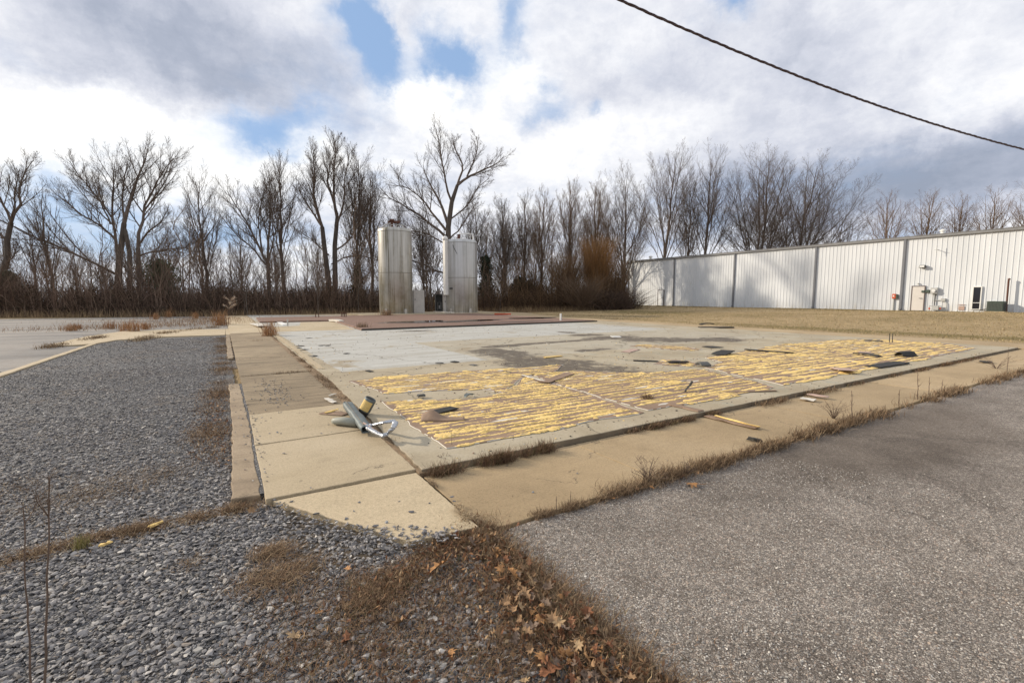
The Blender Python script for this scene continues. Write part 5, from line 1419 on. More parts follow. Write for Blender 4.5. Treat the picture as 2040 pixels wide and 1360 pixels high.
flat_piece((1430, 707), (1450, 703), 0.34, M['black'], 'rubber_mat', 'thick black mat tilted at the back edge of the glue field', 'mat', BZ, 0.02, seed=21, lift=0.05, ragged=.02)
flat_piece((1484, 697), (1580, 704), 0.12, M['darkwood'], 'plank', 'longest dark plank lying across the glue field', 'plank', BZ, 0.025, group=DK, seed=22)
flat_piece((1703, 705), (1752, 711), 0.14, M['darkwood'], 'plank', 'bowed dark plank with a pale board beside it', 'plank', BZ, 0.03, group=DK, seed=23, bend=.03)
flat_piece((1712, 703), (1735, 704), 0.6, M['pinkish'], 'board_piece', 'pale board sheet behind the bowed dark plank', 'board piece', BZ, 0.015, seed=24)
flat_piece((1795, 708), (1815, 710), 0.5, M['black'], 'rubber_mat', 'folded black mat at the right of the glue field', 'mat', BZ, 0.025, seed=25, bend=0.09, ragged=.04)
flat_piece((1737, 732), (1796, 723), 0.30, M['black'], 'plank', 'broad dark plank at the front edge of the glue field', 'plank', SZ + .005, 0.022, group=DK, seed=26)
flat_piece((1670, 734), (1690, 744), 0.30, M['pinkish'], 'board_piece', 'tan board sheet tilted on the front edge of the glue field', 'board piece', BZ, 0.012, seed=27, lift=0.05)
flat_piece((1408, 829), (1508, 854), 0.105, M['board'], 'board_strip', 'long brown board strip lying on the front walk', 'board strip', 0.03, 0.012, group='loose board strips', seed=28)
flat_piece((1425, 829), (1512, 852), 0.022, M['glue'], 'adhesive_strip', 'yellow glue line along the long brown strip', 'glue strip', 0.048, 0.012, seed=29)
flat_piece((1335, 806), (1395, 820), 0.11, M['board'], 'board_strip', 'brown board strip lying on the lip of the slab', 'board strip', SZ, 0.012, group='loose board strips', seed=30)
flat_piece((1490, 876), (1516, 881), 0.035, M['darkwood'], 'stick', 'short dark stick on the front walk near the asphalt', 'stick', 0.03, 0.03, seed=31)
flat_piece((1450, 782), (1545, 779), 0.06, M['board'], 'board_strip', 'thin board strip along the front rim of the slab', 'board strip', SZ, 0.012, group='loose board strips', seed=32)
flat_piece((1595, 794), (1625, 798), 0.14, M['pale'], 'board_piece', 'pale board piece on the front walk against the slab', 'board piece', 0.04, 0.012, seed=33)
flat_piece((1610, 786), (1650, 792), 0.10, M['pinkish'], 'board_piece', 'tan scrap of board behind the pale piece on the front walk', 'board piece', 0.05, 0.012, seed=34)
flat_piece((1950, 720), (1976, 722), 0.25, M['black'], 'rubber_mat', 'black scrap of mat at the right end of the front walk', 'mat', 0.04, 0.012, seed=35, ragged=.03)
flat_piece((1393, 653), (1460, 653), 0.30, M['darkwood'], 'plank', 'dark board at the far right edge of the slab', 'plank', 0.06, 0.05, seed=36)
flat_piece((1395, 647), (1420, 646), 0.20, M['black'], 'plank', 'small dark board behind the far one at the slab edge', 'plank', 0.06, 0.04, seed=37, bend=.05)
flat_piece((1365, 781), (1378, 772), 0.03, M['darkwood'], 'stick', 'dark stick standing out of the middle glue board', 'stick', BZ, 0.02, seed=38, lift=0.08)
flat_piece((1722, 679), (1760, 681), 0.3, M['darkwood'], 'board_piece', 'weathered flat board beyond the far glue field by the two short posts', 'board piece', 0.07, 0.03, seed=39, ragged=.05)
for k, (px, py) in enumerate([(593, 694), (606, 697), (598, 690), (640, 689), (652, 689), (615, 674), (624, 710), (690, 705), (905, 722), (942, 728), (1010, 742), (735, 740)]):
    flat_piece((px - 4, py), (px + 5, py - 1), rng.uniform(.1, .25), M['black'] if k % 3 else M['darkbox'], 'debris_scrap', 'dark flake among the litter on the grey painted floor', 'scrap', SZ, rng.uniform(.004, .014), group='dark flakes on the painted floor', seed=60 + k)
# litter near the tile floor
flat_piece((508, 645), (525, 652), 0.5, M['pale'], 'pale_board', 'whitish board at the left end of the red tiles', 'board', SZ, 0.03, seed=40, lift=.05)
flat_piece((556, 642), (568, 648), 0.25, M['white'], 'pale_board', 'white board leaning before the red tile edge', 'board', SZ, 0.03, seed=41)
flat_piece((660, 640), (680, 643), 0.3, M['pale'], 'pale_board', 'pale boards heaped at the tile step', 'board', SZ, 0.12, seed=42, bend=.04)
def rebar(px, py, h, label, n=1, spread=0.3, w=0.03, mat='rust', cat='rebar', name='rebar'):
    for k in range(n):
        x, y = G(px + k * spread, py, TZ)
        thing_mesh(name, MB().tube([(0, 0, -0.05), (0.01, 0.01, h)], w, 8), M[mat], label, cat, (x, y, TZ - 0.01), 0, 'stubs sticking out of the floor')
rebar(629, 632, 0.32, 'short rusty stub, one of the left pair by the red tiles', 2, 6)
rebar(680, 631, 0.34, 'short rusty stub, one of the row of four left of the stained tank', 4, 3.2)
rebar(1117, 638, 0.42, 'white pipe stub near the right corner of the red tiles', 1, 0, 0.06, 'white', 'pipe stub', 'pipe_stub')
rebar(573, 647, 0.3, 'grey stub standing before the red tile edge', 1, 0, 0.035, 'box')
rebar(1772, 678, 0.24, 'dark short post, one of a pair at the far right slab edge', 2, 6, 0.012, 'darkwood', 'post', 'short_post')
def kerb_bits():
    flat_piece((870, 616), (886, 619), 0.3, M['white'], 'pale_board', 'white plank lying between the two tanks', 'board', PZ, 0.12, seed=43)
    flat_piece((866, 622), (902, 624), 0.3, M['pale'], 'pale_board', 'pale timber lying in front of the steel cabinets', 'board', PZ, 0.10, seed=44)
    flat_piece((985, 627), (1018, 627), 0.3, M['red'], 'kerb_board', 'red kerb board right of the pale tank', 'board', TZ, 0.12, seed=45)
kerb_bits()

# ------------------------------------------------------------------ stones
def ico():
    g = (1 + 5 ** .5) / 2
    v = np.array([(-1, g, 0), (1, g, 0), (-1, -g, 0), (1, -g, 0), (0, -1, g), (0, 1, g), (0, -1, -g), (0, 1, -g), (g, 0, -1), (g, 0, 1), (-g, 0, -1), (-g, 0, 1)], float)
    v /= np.linalg.norm(v[0])
    f = np.array([(0, 11, 5), (0, 5, 1), (0, 1, 7), (0, 7, 10), (0, 10, 11), (1, 5, 9), (5, 11, 4), (11, 10, 2), (10, 7, 6), (7, 1, 8), (3, 9, 4), (3, 4, 2), (3, 2, 6), (3, 6, 8), (3, 8, 9), (4, 9, 5), (2, 4, 11), (6, 2, 10), (8, 6, 7), (9, 8, 1)])
    return v, f
IV, IF = ico()
def stone_field(C, size, nr, bury=0.1, tilt=0.35):
    n = len(C)
    V = IV[None] * (1 + 0.30 * nr.normal(size=(n, 12, 1)).clip(-1.2, 1.2)) + 0.10 * nr.normal(size=(n, 12, 3))
    sc = np.stack([np.ones(n), nr.uniform(0.42, 0.8, n), nr.uniform(0.2, 0.48, n)], 1)[:, None, :]
    V = V * sc * np.asarray(size).reshape(-1, 1, 1)
    a = nr.normal(0, tilt, n); ca, sa = np.cos(a)[:, None], np.sin(a)[:, None]
    V[:, :, 1], V[:, :, 2] = V[:, :, 1] * ca - V[:, :, 2] * sa, V[:, :, 1] * sa + V[:, :, 2] * ca
    a = nr.uniform(0, 6.283, n); ca, sa = np.cos(a)[:, None], np.sin(a)[:, None]
    V[:, :, 0], V[:, :, 1] = V[:, :, 0] * ca - V[:, :, 1] * sa, V[:, :, 0] * sa + V[:, :, 1] * ca
    V = V + C[:, None, :]
    V[:, :, 2] -= V[:, :, 2].min(axis=1, keepdims=True) - C[:, None, 2] + np.asarray(size).reshape(-1, 1) * bury
    return V.reshape(-1, 3), (IF[None] + (np.arange(n) * 12)[:, None, None]).reshape(-1, 3)
def in_poly(x, y, poly):
    c = np.zeros(len(x), bool); n = len(poly)
    for i in range(n):
        (x0, y0), (x1, y1) = poly[i], poly[(i + 1) % n]
        c ^= ((y0 > y) != (y1 > y)) & (x < (x1 - x0) * (y - y0) / (y1 - y0 + 1e-12) + x0)
    return c
def gravel():
    nr = np.random.default_rng(301)
    Cs = []; Ss = []
    main = [(-3.55, -1), (1.40, -1), (1.37, 1.8), (1.22, 2.62), (0.98, 2.82), (0.72, 3.0), (0.42, 3.42), (0.30, 3.72), (0.24, 3.95), (0.04, 3.98), (0.05, 9.4), (0.16, 14), (0.2, 22), (-3.3, 21.3), (-3.55, 20)]
    def add(x0, x1, y0, y1, dens, s0, s1, poly=main):
        k = int((x1 - x0) * (y1 - y0) * dens)
        x = nr.uniform(x0, x1, k); y = nr.uniform(y0, y1, k)
        # only what lies in front of the camera
        m = in_poly(x, y, poly) & (x * FW[0] + y * FW[1] > 0.9) & ((x * RT[0] + y * RT[1]) > -1.25 * (x * FW[0] + y * FW[1]) - 0.3)
        x, y = x[m], y[m]
        Cs.append(np.stack([x, y, np.zeros(len(x)) + nr.uniform(-0.002, 0.006, len(x))], 1)); Ss.append((nr.uniform(s0, s1, len(x)) * np.exp(nr.normal(0, 0.30, len(x)))).clip(0, 0.021))
    add(-3.6, 1.4, 0.5, 4.6, 2700, 0.008, 0.0165)
    add(-3.6, 1.4, 0.5, 4.6, 1500, 0.003, 0.007)
    add(-3.6, 0.4, 4.6, 8.0, 1700, 0.008, 0.0155)
    add(-3.6, 0.4, 8.0, 13.0, 800, 0.009, 0.016)
    add(-3.6, 0.4, 13.0, 22.0, 260, 0.010, 0.018)
    # stones spilled over the edge of the walk
    spill = [(0.28, 3.90), (0.44, 3.45), (0.74, 3.06), (1.0, 2.90), (1.26, 2.70), (1.22, 2.55), (0.7, 2.7), (0.3, 3.5)]
    add(0.2, 1.4, 2.5, 4.0, 1500, 0.008, 0.014, spill)
    Cs[-1][:, 2] += 0.040
    add(0.26, 0.34, 4.2, 7.5, 260, 0.006, 0.012, [(0.26, 4.2), (0.34, 4.2), (0.34, 7.5), (0.26, 7.5)]); Cs[-1][:, 2] += 0.058
    add(0.06, 0.25, 4.2, 9.3, 60, 0.006, 0.013, [(0.06, 4.2), (0.25, 4.2), (0.25, 9.3), (0.06, 9.3)]); Cs[-1][:, 2] += 0.058
    k = 230                                   # a spill of fine stones on the weathered square
    x = nr.normal(0.72, 0.13, k); y = nr.normal(8.3, 0.65, k)
    Cs.append(np.stack([x, y, np.full(k, 0.060)], 1)); Ss.append(nr.uniform(0.008, 0.017, k))
    C = np.concatenate(Cs); Z = np.concatenate(Ss)
    V, T = stone_field(C, Z, nr)
    base = np.array([(0.175, 0.173, 0.178), (0.23, 0.227, 0.23), (0.13, 0.129, 0.135), (0.31, 0.305, 0.30), (0.225, 0.20, 0.175), (0.44, 0.43, 0.405)])
    c = base[nr.choice(6, len(C), p=[.30, .26, .20, .13, .07, .04])] * nr.uniform(0.7, 1.35, (len(C), 1))
    c = c * np.array([1.05, 1.0, 0.94])
    me = np_mesh('gravel', V, None, T, col=np.repeat(c, 12, 0))
    tag(link('gravel', me, M['stone']), 'loose blue-grey crushed stone', 'gravel', kind='stuff')
    # countable stones lying loose on the tan concrete
    prot = []
    for j in range(5):
        V, T = stone_field(np.zeros((1, 3)), [1.0], np.random.default_rng(320 + j), 0.05)
        cc = np.tile(base[j % 4] * 0.9, (12, 1))
        m = np_mesh('stone', V, None, T, col=cc); m.materials.append(M['stone']); prot.append(m)
    sp = [(566, 908, .016), (640, 868, .014), (560, 868, .010), (553, 866, .012), (537, 868, .012), (512, 864, .011), (620, 978, .012), (580, 1001, .013), (630, 1027, .020), (690, 1035, .016), (716, 1002, .013), (795, 1000, .009), (820, 1022, .017),
          (770, 1043, .012), (818, 1050, .016), (765, 1063, .009), (735, 1068, .010), (800, 1064, .008), (705, 1020, .008), (650, 1050, .010), (600, 1040, .012), (596, 1030, .010), (855, 1004, .008), (505, 850, .012), (520, 846, .010), (530, 842, .013), (540, 836, .011), (512, 838, .012), (522, 836, .009),
          (605, 852, .009), (660, 865, .008), (900, 992, .016), (905, 1000, .012), (880, 1080, .010), (845, 1070, .010), (640, 1045, .012), (720, 1056, .012), (560, 825, .009), (545, 800, .014), (560, 790, .012), (600, 800, .010), (615, 790, .010), (655, 850, .009), (1062, 978, .009), (1150, 940, .010), (1235, 960, .007), (1330, 915, .008), (1010, 925, .008)]
    for k, (px, py, s) in enumerate(sp):
        x, y = G(px, py, 0.035)
        o = bpy.data.objects.new('loose_stone', prot[k % 5]); COL.objects.link(o)
        o.location = (x, y, (0.061 if y > 3.82 else 0.042) if px < 960 else 0.024); o.rotation_euler = (0, 0, k * 1.7); o.scale = (s * 1.15,) * 3
        tag(o, 'small dark grey stone lying loose on the tan concrete', 'stone', 'loose stones on the walk')
gravel()
def asphalt_chips():                         # loose chips standing proud of the worn surface
    nr = np.random.default_rng(340)
    k = 42000
    d = 0.9 + 4.2 * nr.random(k) ** 0.8; a = nr.uniform(R(20), R(84), k)
    x = d * np.sin(a); y = d * np.cos(a)
    m = (x > 1.50) & (y < 2.5); x, y = x[m], y[m]
    V, T = stone_field(np.stack([x, y, np.full(len(x), 0.008)], 1), nr.uniform(0.003, 0.0068, len(x)), nr, 0.25)
    base = np.array([(0.30, 0.275, 0.245), (0.41, 0.38, 0.335), (0.19, 0.175, 0.155), (0.54, 0.505, 0.45), (0.33, 0.26, 0.205)])
    c = base[nr.choice(5, len(x), p=[.34, .27, .21, .10, .08])] * nr.uniform(0.8, 1.25, (len(x), 1))
    tag(link('stone_chips', np_mesh('stone_chips', V, None, T, col=np.repeat(c, 12, 0)), M['stone']), 'pale stone chips bedded in the asphalt', 'stone chips', kind='stuff')
asphalt_chips()

def crumbs():                                # broken bits strewn over the floor slab
    nr = np.random.default_rng(350)
    x = np.concatenate([nr.uniform(1.6, 19.5, 1500), nr.normal(3.2, 1.2, 700), nr.normal(9, 3, 900), nr.normal(1.75, 0.25, 260)])
    y = np.concatenate([3.8 + 17 * nr.random(1500) ** 1.5, nr.normal(5.5, 1.6, 700), nr.normal(5.8, 1.4, 900), nr.uniform(4, 16, 260)])
    m = (x > 1.75) & (x < 19.8) & (y > 3.8) & (y < 21); x, y = x[m], y[m]
    V, T = stone_field(np.stack([x, y, np.full(len(x), SZ)], 1), (nr.uniform(0.004, 0.013, len(x)) * (1 + 0.05 * y)), nr, 0.05)
    base = np.array([(0.62, 0.58, 0.50), (0.28, 0.19, 0.13), (0.06, 0.055, 0.05), (0.70, 0.50, 0.20), (0.36, 0.32, 0.27), (0.16, 0.13, 0.10)])
    c = base[nr.choice(6, len(x), p=[.18, .2, .22, .12, .15, .13])] * nr.uniform(0.7, 1.2, (len(x), 1))
    tag(link('rubble_crumbs', np_mesh('rubble_crumbs', V, None, T, col=np.repeat(c, 12, 0)), M['stone']), 'small broken bits strewn over the floor slab', 'rubble', kind='stuff')
crumbs()

# ------------------------------------------------------------------ dead grass in the seams
GC = [(0.20, 0.132, 0.078), (0.26, 0.178, 0.105), (0.15, 0.098, 0.06), (0.33, 0.24, 0.145), (0.105, 0.07, 0.045)]
GD = [(0.15, 0.088, 0.055), (0.20, 0.125, 0.075), (0.105, 0.063, 0.042), (0.27, 0.18, 0.11), (0.12, 0.10, 0.045)]
RU = [(0.225, 0.135, 0.078), (0.28, 0.18, 0.10), (0.165, 0.10, 0.06), (0.34, 0.235, 0.14), (0.125, 0.085, 0.055)]
GS = [(0.40, 0.30, 0.18), (0.33, 0.24, 0.14), (0.46, 0.36, 0.23), (0.24, 0.165, 0.095)]
def blades(xy, z, L, w, cols, nr, droop=(0.3, 1.1), flat=0.0):
    """curved three-piece grass blades at the given points"""
    n = len(xy); L = np.asarray(L); t = np.array([0, 0.4, 0.75, 1.0])
    a = nr.uniform(0, 6.283, n); th = nr.uniform(*droop, n)
    h = np.stack([np.cos(a), np.sin(a)], 1)
    ang = th[:, None] * (0.35 + 0.9 * t[None]) + flat
    dl = np.diff(t, prepend=0)[None] * L[:, None]
    out = np.cumsum(np.sin(ang) * dl, 1); upz = np.cumsum(np.cos(ang) * dl, 1)
    P = np.stack([xy[:, :1] + h[:, :1] * out, xy[:, 1:2] + h[:, 1:2] * out, np.maximum(np.asarray(z).reshape(-1, 1) + upz, np.asarray(z).reshape(-1, 1) + 0.002)], -1)
    P[:, 1:, :2] += nr.normal(size=(n, 3, 2)) * (0.06 * L)[:, None, None]
    side = np.stack([-h[:, 1], h[:, 0], np.zeros(n)], 1)[:, None, :]
    ww = (w * nr.uniform(0.6, 1.4, n))[:, None] * np.array([1.0, 0.85, 0.55, 0.1])[None]
    V = np.stack([P - side * ww[..., None], P + side * ww[..., None]], 2).reshape(n, 8, 3)
    i = np.arange(3)[:, None] * 2
    q = (np.array([[0, 1, 3, 2]]) + i)
    Q = (q[None] + (np.arange(n) * 8)[:, None, None]).reshape(-1, 4)
    c = np.array(cols)[nr.integers(0, len(cols), n)] * nr.uniform(0.65, 1.35, (n, 1))
    return V.reshape(-1, 3), Q, np.repeat(c, 8, 0)
def along(pts, width, n, nr, clump=0.0):
    A = np.array(pts, float); seg = np.linalg.norm(np.diff(A, axis=0), axis=1); cum = np.concatenate([[0], np.cumsum(seg)])
    s = nr.random(n) * cum[-1]
    if clump:
        cs = nr.random(max(3, int(cum[-1] / clump))) * cum[-1]
        s = (cs[nr.integers(0, len(cs), n)] + nr.normal(0, clump * 0.35, n)).clip(0, cum[-1])
    j = np.clip(np.searchsorted(cum, s) - 1, 0, len(A) - 2); w = (s - cum[j]) / (seg[j] + 1e-9)
    p = A[j] * (1 - w)[:, None] + A[j + 1] * w[:, None]
    return p + nr.normal(0, 1, (n, 2)) * width * 0.5
class Grass:
    def __init__(s, seed): s.V = []; s.Q = []; s.c = []; s.off = 0; s.nr = np.random.default_rng(seed)
    def put(s, xy, z, L, w, cols, droop=(0.3, 1.1), flat=0.0):
        n = len(xy); V, Q, c = blades(xy, np.full(n, z) if np.isscalar(z) else z, s.nr.uniform(L[0], L[1], n), w, cols, s.nr, droop, flat)
        s.V.append(V); s.Q.append(Q + s.off); s.c.append(c); s.off += len(V); return s
    def line(s, pts, width, n, z, L, w, cols, clump=0.0, **k): return s.put(along(pts, width, n, s.nr, clump), z, L, w, cols, **k)
    def done(s, name, label):
        return tag(link(name, np_mesh(name, np.concatenate(s.V), np.concatenate(s.Q), col=np.concatenate(s.c)), M['tint']), label, 'grass', kind='stuff')
g = Grass(401)                               # seam across the gravel
sl = [(-2.2, 3.62), (-1.14, 3.79), (-0.78, 3.86), (-0.17, 3.86), (0.20, 3.88), (0.32, 3.80)]
g.line(sl, 0.085, 9000, 0.004, (0.02, 0.07), 0.0014, RU + GC, 0.10, droop=(0.5, 1.5)).line(sl, 0.17, 2600, 0.01, (0.02, 0.06), 0.0013, RU + GS, droop=(0.9, 1.7))
g.done('dead_grass', 'strip of dead grass growing across the grey gravel')
g = Grass(402)                               # drift beside the asphalt
dr = [(1.40, 2.72), (1.36, 2.45), (1.34, 2.1), (1.33, 1.7), (1.33, 1.3), (1.34, 0.8)]
g.line(dr, 0.19, 11000, 0.006, (0.02, 0.075), 0.0014, GD + RU + GS[:2], 0.12, droop=(0.4, 1.5)).line([(x - 0.10, y) for x, y in dr], 0.42, 7000, 0.006, (0.02, 0.06), 0.0013, GD + RU, droop=(0.7, 1.6))
g.line([(1.42, 2.4), (1.44, 1.6), (1.44, 0.8)], 0.06, 1100, 0.01, (0.06, 0.13), 0.0012, GC, droop=(0.5, 1.3))
g.line([(1.36, 2.66), (1.15, 2.52), (0.92, 2.48), (0.66, 2.36), (0.45, 2.18)], 0.14, 6500, 0.008, (0.02, 0.06), 0.0013, GD + RU, 0.1, droop=(0.6, 1.5))
g.put(np.array(G(560, 1150)) + g.nr.normal(0, 1, (1700, 2)) * np.array([0.12, 0.10]), 0.012, (0.03, 0.08), 0.0013, RU + GC, droop=(0.9, 1.6))
g.put(np.array(G(545, 1105)) + g.nr.normal(0, 1, (900, 2)) * np.array([0.06, 0.05]), 0.012, (0.03, 0.08), 0.0013, GC + RU, droop=(0.8, 1.5))
for (px, py, n_, s_) in [(600, 1200, 500, .10), (700, 1240, 700, .14), (800, 1200, 700, .14), (900, 1180, 700, .13), (760, 1310, 900, .12), (900, 1280, 800, .12), (620, 1300, 500, .10), (1000, 1320, 700, .09), (1050, 1250, 700, .09), (520, 1330, 250, .10), (850, 1110, 700, .06), (720, 1160, 500, .07)]:
    g.put(np.array(G(px, py)) + g.nr.normal(0, s_ * 1.15, (int(n_ * 1.8), 2)), 0.008, (0.015, 0.05), 0.0011, GD + RU, droop=(0.5, 1.6))
g.done('dead_grass', 'dark dead grass drift between gravel and asphalt')
g = Grass(403)                               # seam between front walk and asphalt
fs_ = [(1.42, 2.62), (2.0, 2.58), (2.4, 2.56), (3.0, 2.56), (3.8, 2.56), (5.2, 2.58), (6.7, 2.57), (9, 2.55), (13.8, 2.50), (20, 2.5)]
g.line(fs_[:4], 0.05, 3400, 0.012, (0.02, 0.075), 0.0013, GC, 0.09, droop=(0.4, 1.4)).line(fs_[3:7], 0.10, 4600, 0.012, (0.03, 0.12), 0.0018, GC, 0.18, droop=(0.4, 1.4)).line(fs_[4:7], 0.07, 2600, 0.014, (0.03, 0.10), 0.002, GC, droop=(0.5, 1.4)).line(fs_[5:], 0.14, 7200, 0.012, (0.04, 0.15), 0.003, GC, 0.16, droop=(0.3, 1.3))
g.line([(2.5, 2.60), (3.4, 2.60), (3.9, 2.58)], 0.10, 1900, 0.015, (0.04, 0.13), 0.0015, GC, 0.12, droop=(0.4, 1.4))
g.done('dead_grass', 'ragged dead grass row between the front walk and the asphalt')
g = Grass(404)                               # lip of the slab
g.line([(1.50, 3.66), (2.2, 3.66), (2.75, 3.69)], 0.07, 3200, 0.024, (0.05, 0.15), 0.0016, GD, 0.12, droop=(0.3, 1.3))
g.line([(3.7, 3.68), (5.8, 3.68)], 0.06, 1800, 0.024, (0.04, 0.11), 0.0018, GD, 0.2, droop=(0.4, 1.4)).line([(6.2, 3.66), (8.6, 3.66)], 0.10, 1300, 0.024, (0.04, 0.12), 0.002, GC, 0.3, droop=(0.4, 1.4)).line([(9, 3.68), (18, 3.70)], 0.07, 1400, 0.024, (0.04, 0.10), 0.003, GD, 0.6, droop=(0.4, 1.3))
g.line([(1.43, 3.72), (1.42, 3.3), (1.41, 2.75)], 0.02, 300, 0.03, (0.02, 0.06), 0.001, GC, 0.12, droop=(0.6, 1.5)).line([(1.41, 3.0), (1.37, 2.75)], 0.035, 260, 0.04, (0.03, 0.075), 0.0014, GS, droop=(1.25, 1.65))
g.line([(1.46, 3.9), (1.55, 6.5), (1.65, 9), (1.72, 14), (1.80, 22)], 0.06, 2600, 0.04, (0.02, 0.08), 0.002, GC, 0.5, droop=(0.4, 1.5))
g.line([(1.48, 6.9), (1.62, 10.2), (1.70, 14)], 0.10, 1400, 0.04, (0.04, 0.11), 0.0022, GC, 0.35, droop=(0.4, 1.5))
g.line([(0.32, 10.15), (1.55, 10.15)], 0.03, 700, 0.03, (0.03, 0.07), 0.0018, GC, droop=(0.4, 1.4)).line([(0.9, 10.15), (1.55, 10.15)], 0.05, 500, 0.03, (0.05, 0.12), 0.0018, GC, droop=(0.4, 1.4)).line([(0.33, 13.0), (1.6, 13.0)], 0.03, 350, 0.03, (0.03, 0.07), 0.002, GD, droop=(0.4, 1.4))
g.line([(0.4, 18.2), (1.7, 18.4)], 0.25, 300, 0.03, (0.05, 0.12), 0.003, GS, 0.2, droop=(0.6, 1.4))
g.done('dead_grass', 'dead tufts in the joints round the floor slab')
g = Grass(405)                               # weedy band on the gravel side of the walk
g.line([(-0.06, 4.9), (-0.14, 6), (-0.12, 7.5), (-0.02, 9), (0.06, 12), (0.10, 16), (0.12, 21)], 0.26, 11000, 0.008, (0.02, 0.085), 0.0021, RU + GC, 0.35, droop=(0.6, 1.6))
g.put(np.stack([g.nr.uniform(-3.3, -0.4, 2600), g.nr.normal(4.9, 0.5, 2600)], 1)[in_poly(g.nr.uniform(0, 1, 2600), g.nr.uniform(0, 1, 2600), [(0, 0), (1, 0), (1, 1), (0, 1)])], 0.012, (0.015, 0.05), 0.0014, GC, droop=(0.9, 1.7))
for (cx, cy, n_, sx, sy) in [(-0.9, 4.75, 900, .25, .16), (-1.6, 5.3, 700, .3, .2), (-0.5, 5.0, 500, .2, .15), (-2.2, 5.0, 500, .3, .2), (-0.3, 19.5, 700, .5, .7), (-1.6, 2.6, 260, .15, .15), (-0.2, 3.2, 140, .05, .05), (-0.35, 1.75, 260, .16, .12)]:
    g.put(np.array([cx, cy]) + g.nr.normal(0, 1, (n_, 2)) * np.array([sx, sy]), 0.012, (0.02, 0.06), 0.0014, GC, droop=(0.7, 1.6))
g.done('dead_grass', 'thin brown weeds over the gravel beside the kerb')
g = Grass(406)                               # far weeds in the old lot
fw_ = [G(250, 685), G(330, 665), G(400, 655), G(455, 650)]
g.line(fw_, 0.35, 1500, 0.0, (0.05, 0.2), 0.006, GC + GS, 0.6, droop=(0.3, 1.3)).line([G(90, 694), G(150, 683), G(250, 664)], 0.30, 900, 0.0, (0.05, 0.2), 0.006, GC, 0.6, droop=(0.3, 1.3))
for (px, py, n_, sx, sy) in [(300, 650, 700, 3.0, 1.0), (380, 645, 800, 2.5, 1.4), (420, 640, 700, 2, 1.2), (200, 655, 500, 2.5, .8), (440, 636, 600, 1.5, 1.5), (350, 637, 500, 3, 1.5)]:
    g.put(np.array(G(px, py)) + g.nr.normal(0, 1, (n_, 2)) * np.array([sx, sy]), 0.0, (0.05, 0.28), 0.007, [(0.30, 0.165, 0.085), (0.24, 0.15, 0.085), (0.33, 0.225, 0.13)], droop=(0.2, 1.0))
g.done('dry_weeds', 'rusty brown weeds spread over the old lot')
g = Grass(407)                               # the mown winter lawn
k = 60000
x = g.nr.uniform(22.4, 47.6, k); y = g.nr.uniform(2.7, 52, k)
d_ = x * FW[0] + y * FW[1]; sidee = x * RT[0] + y * RT[1]
m = (sidee < 1.25 * d_) & (g.nr.random(k) < 1.0); x, y = x[m], y[m]
lz = np.array([lawn_z(a_, b_) for a_, b_ in zip(x, y)]) - 0.035
pat = np.sin(x * 0.35 + 1.1) * np.sin(y * 0.28 + x * 0.13) + 0.6 * np.sin(x * 0.9 + y * 0.7) + 0.5 * np.exp(-((x - 46.5) / 2.5) ** 2) * 2 + 0.9 * np.exp(-((x - 25.5 - 0.1 * y) / 1.6) ** 2) + g.nr.normal(0, 0.5, len(x))
gm_ = pat > 0.85
g.put(np.stack([x, y], 1)[gm_], lz[gm_], (0.03, 0.10), 0.008, [(0.20, 0.165, 0.065), (0.26, 0.205, 0.085), (0.15, 0.125, 0.05), (0.32, 0.24, 0.12)], droop=(0.2, 1.2))
x, y, lz = x[~gm_], y[~gm_], lz[~gm_]
g.put(np.stack([x, y], 1), lz, (0.03, 0.09), 0.008, [(0.40, 0.295, 0.16), (0.46, 0.345, 0.195), (0.31, 0.23, 0.12), (0.23, 0.20, 0.085), (0.52, 0.40, 0.24)], droop=(0.2, 1.2))
g.done('lawn_grass', 'dry mown lawn sloping up to the white building')

# single tufts and stalks
def tuft(px, py, h, spread, n, cols, label, seed, z=0.0, w=0.003, group='grass tufts in the old lot', name='grass_tuft', cat='grass tuft', droop=(0.05, 0.55)):
    nr = np.random.default_rng(seed)
    x, y = G(px, py, z)
    V, Q, c = blades(nr.normal(0, spread, (n, 2)), np.zeros(n), nr.uniform(h * .5, h, n), w, cols, nr, droop)
    o = link(name, np_mesh(name, V, Q, col=c), M['tint'], None, (x, y, z))
    return tag(o, label, cat, group)
OR = [(0.36, 0.185, 0.085), (0.30, 0.165, 0.085), (0.40, 0.25, 0.13)]
for k, (px, py, h) in enumerate([(142, 659, .45), (252, 660, .55), (270, 661, .7), (290, 656, .4), (220, 655, .5), (345, 630, 1.0), (336, 632, .7), (310, 636, .6), (390, 634, .6), (155, 655, .3)]):
    tuft(px, py, h, 0.12, 90, OR, 'rusty orange grass tuft standing in the old lot', 500 + k, w=0.008)
tuft(538, 671, 0.75, 0.12, 170, OR, 'tall orange grass tuft at the left edge of the grey floor', 520, SZ - 0.06, 0.007, None)
tuft(770, 628, 0.55, 0.25, 200, GC + OR, 'brown grass tuft at the foot of the stained tank', 521, TZ, 0.008, None)
tuft(723, 655, 0.38, 0.15, 120, GC, 'brown tuft at the left corner of the tile step', 522, SZ, 0.007, None)
tuft(440, 648, 1.0, 0.18, 150, OR, 'orange grass clump at the foot of the tall seed-head weed', 523, 0, 0.009, None)
tuft(160, 1092, 0.10, 0.018, 130, [(0.24, 0.21, 0.075), (0.31, 0.26, 0.12), (0.16, 0.15, 0.05)], 'yellow-green grass tuft in the gravel seam', 524, 0.01, 0.0012, None, droop=(0.1, 0.7))
tuft(1290, 793, 0.10, 0.05, 150, GD, 'dark clod of dead grass on the middle glue board', 525, BZ, 0.003, None, droop=(0.4, 1.5))
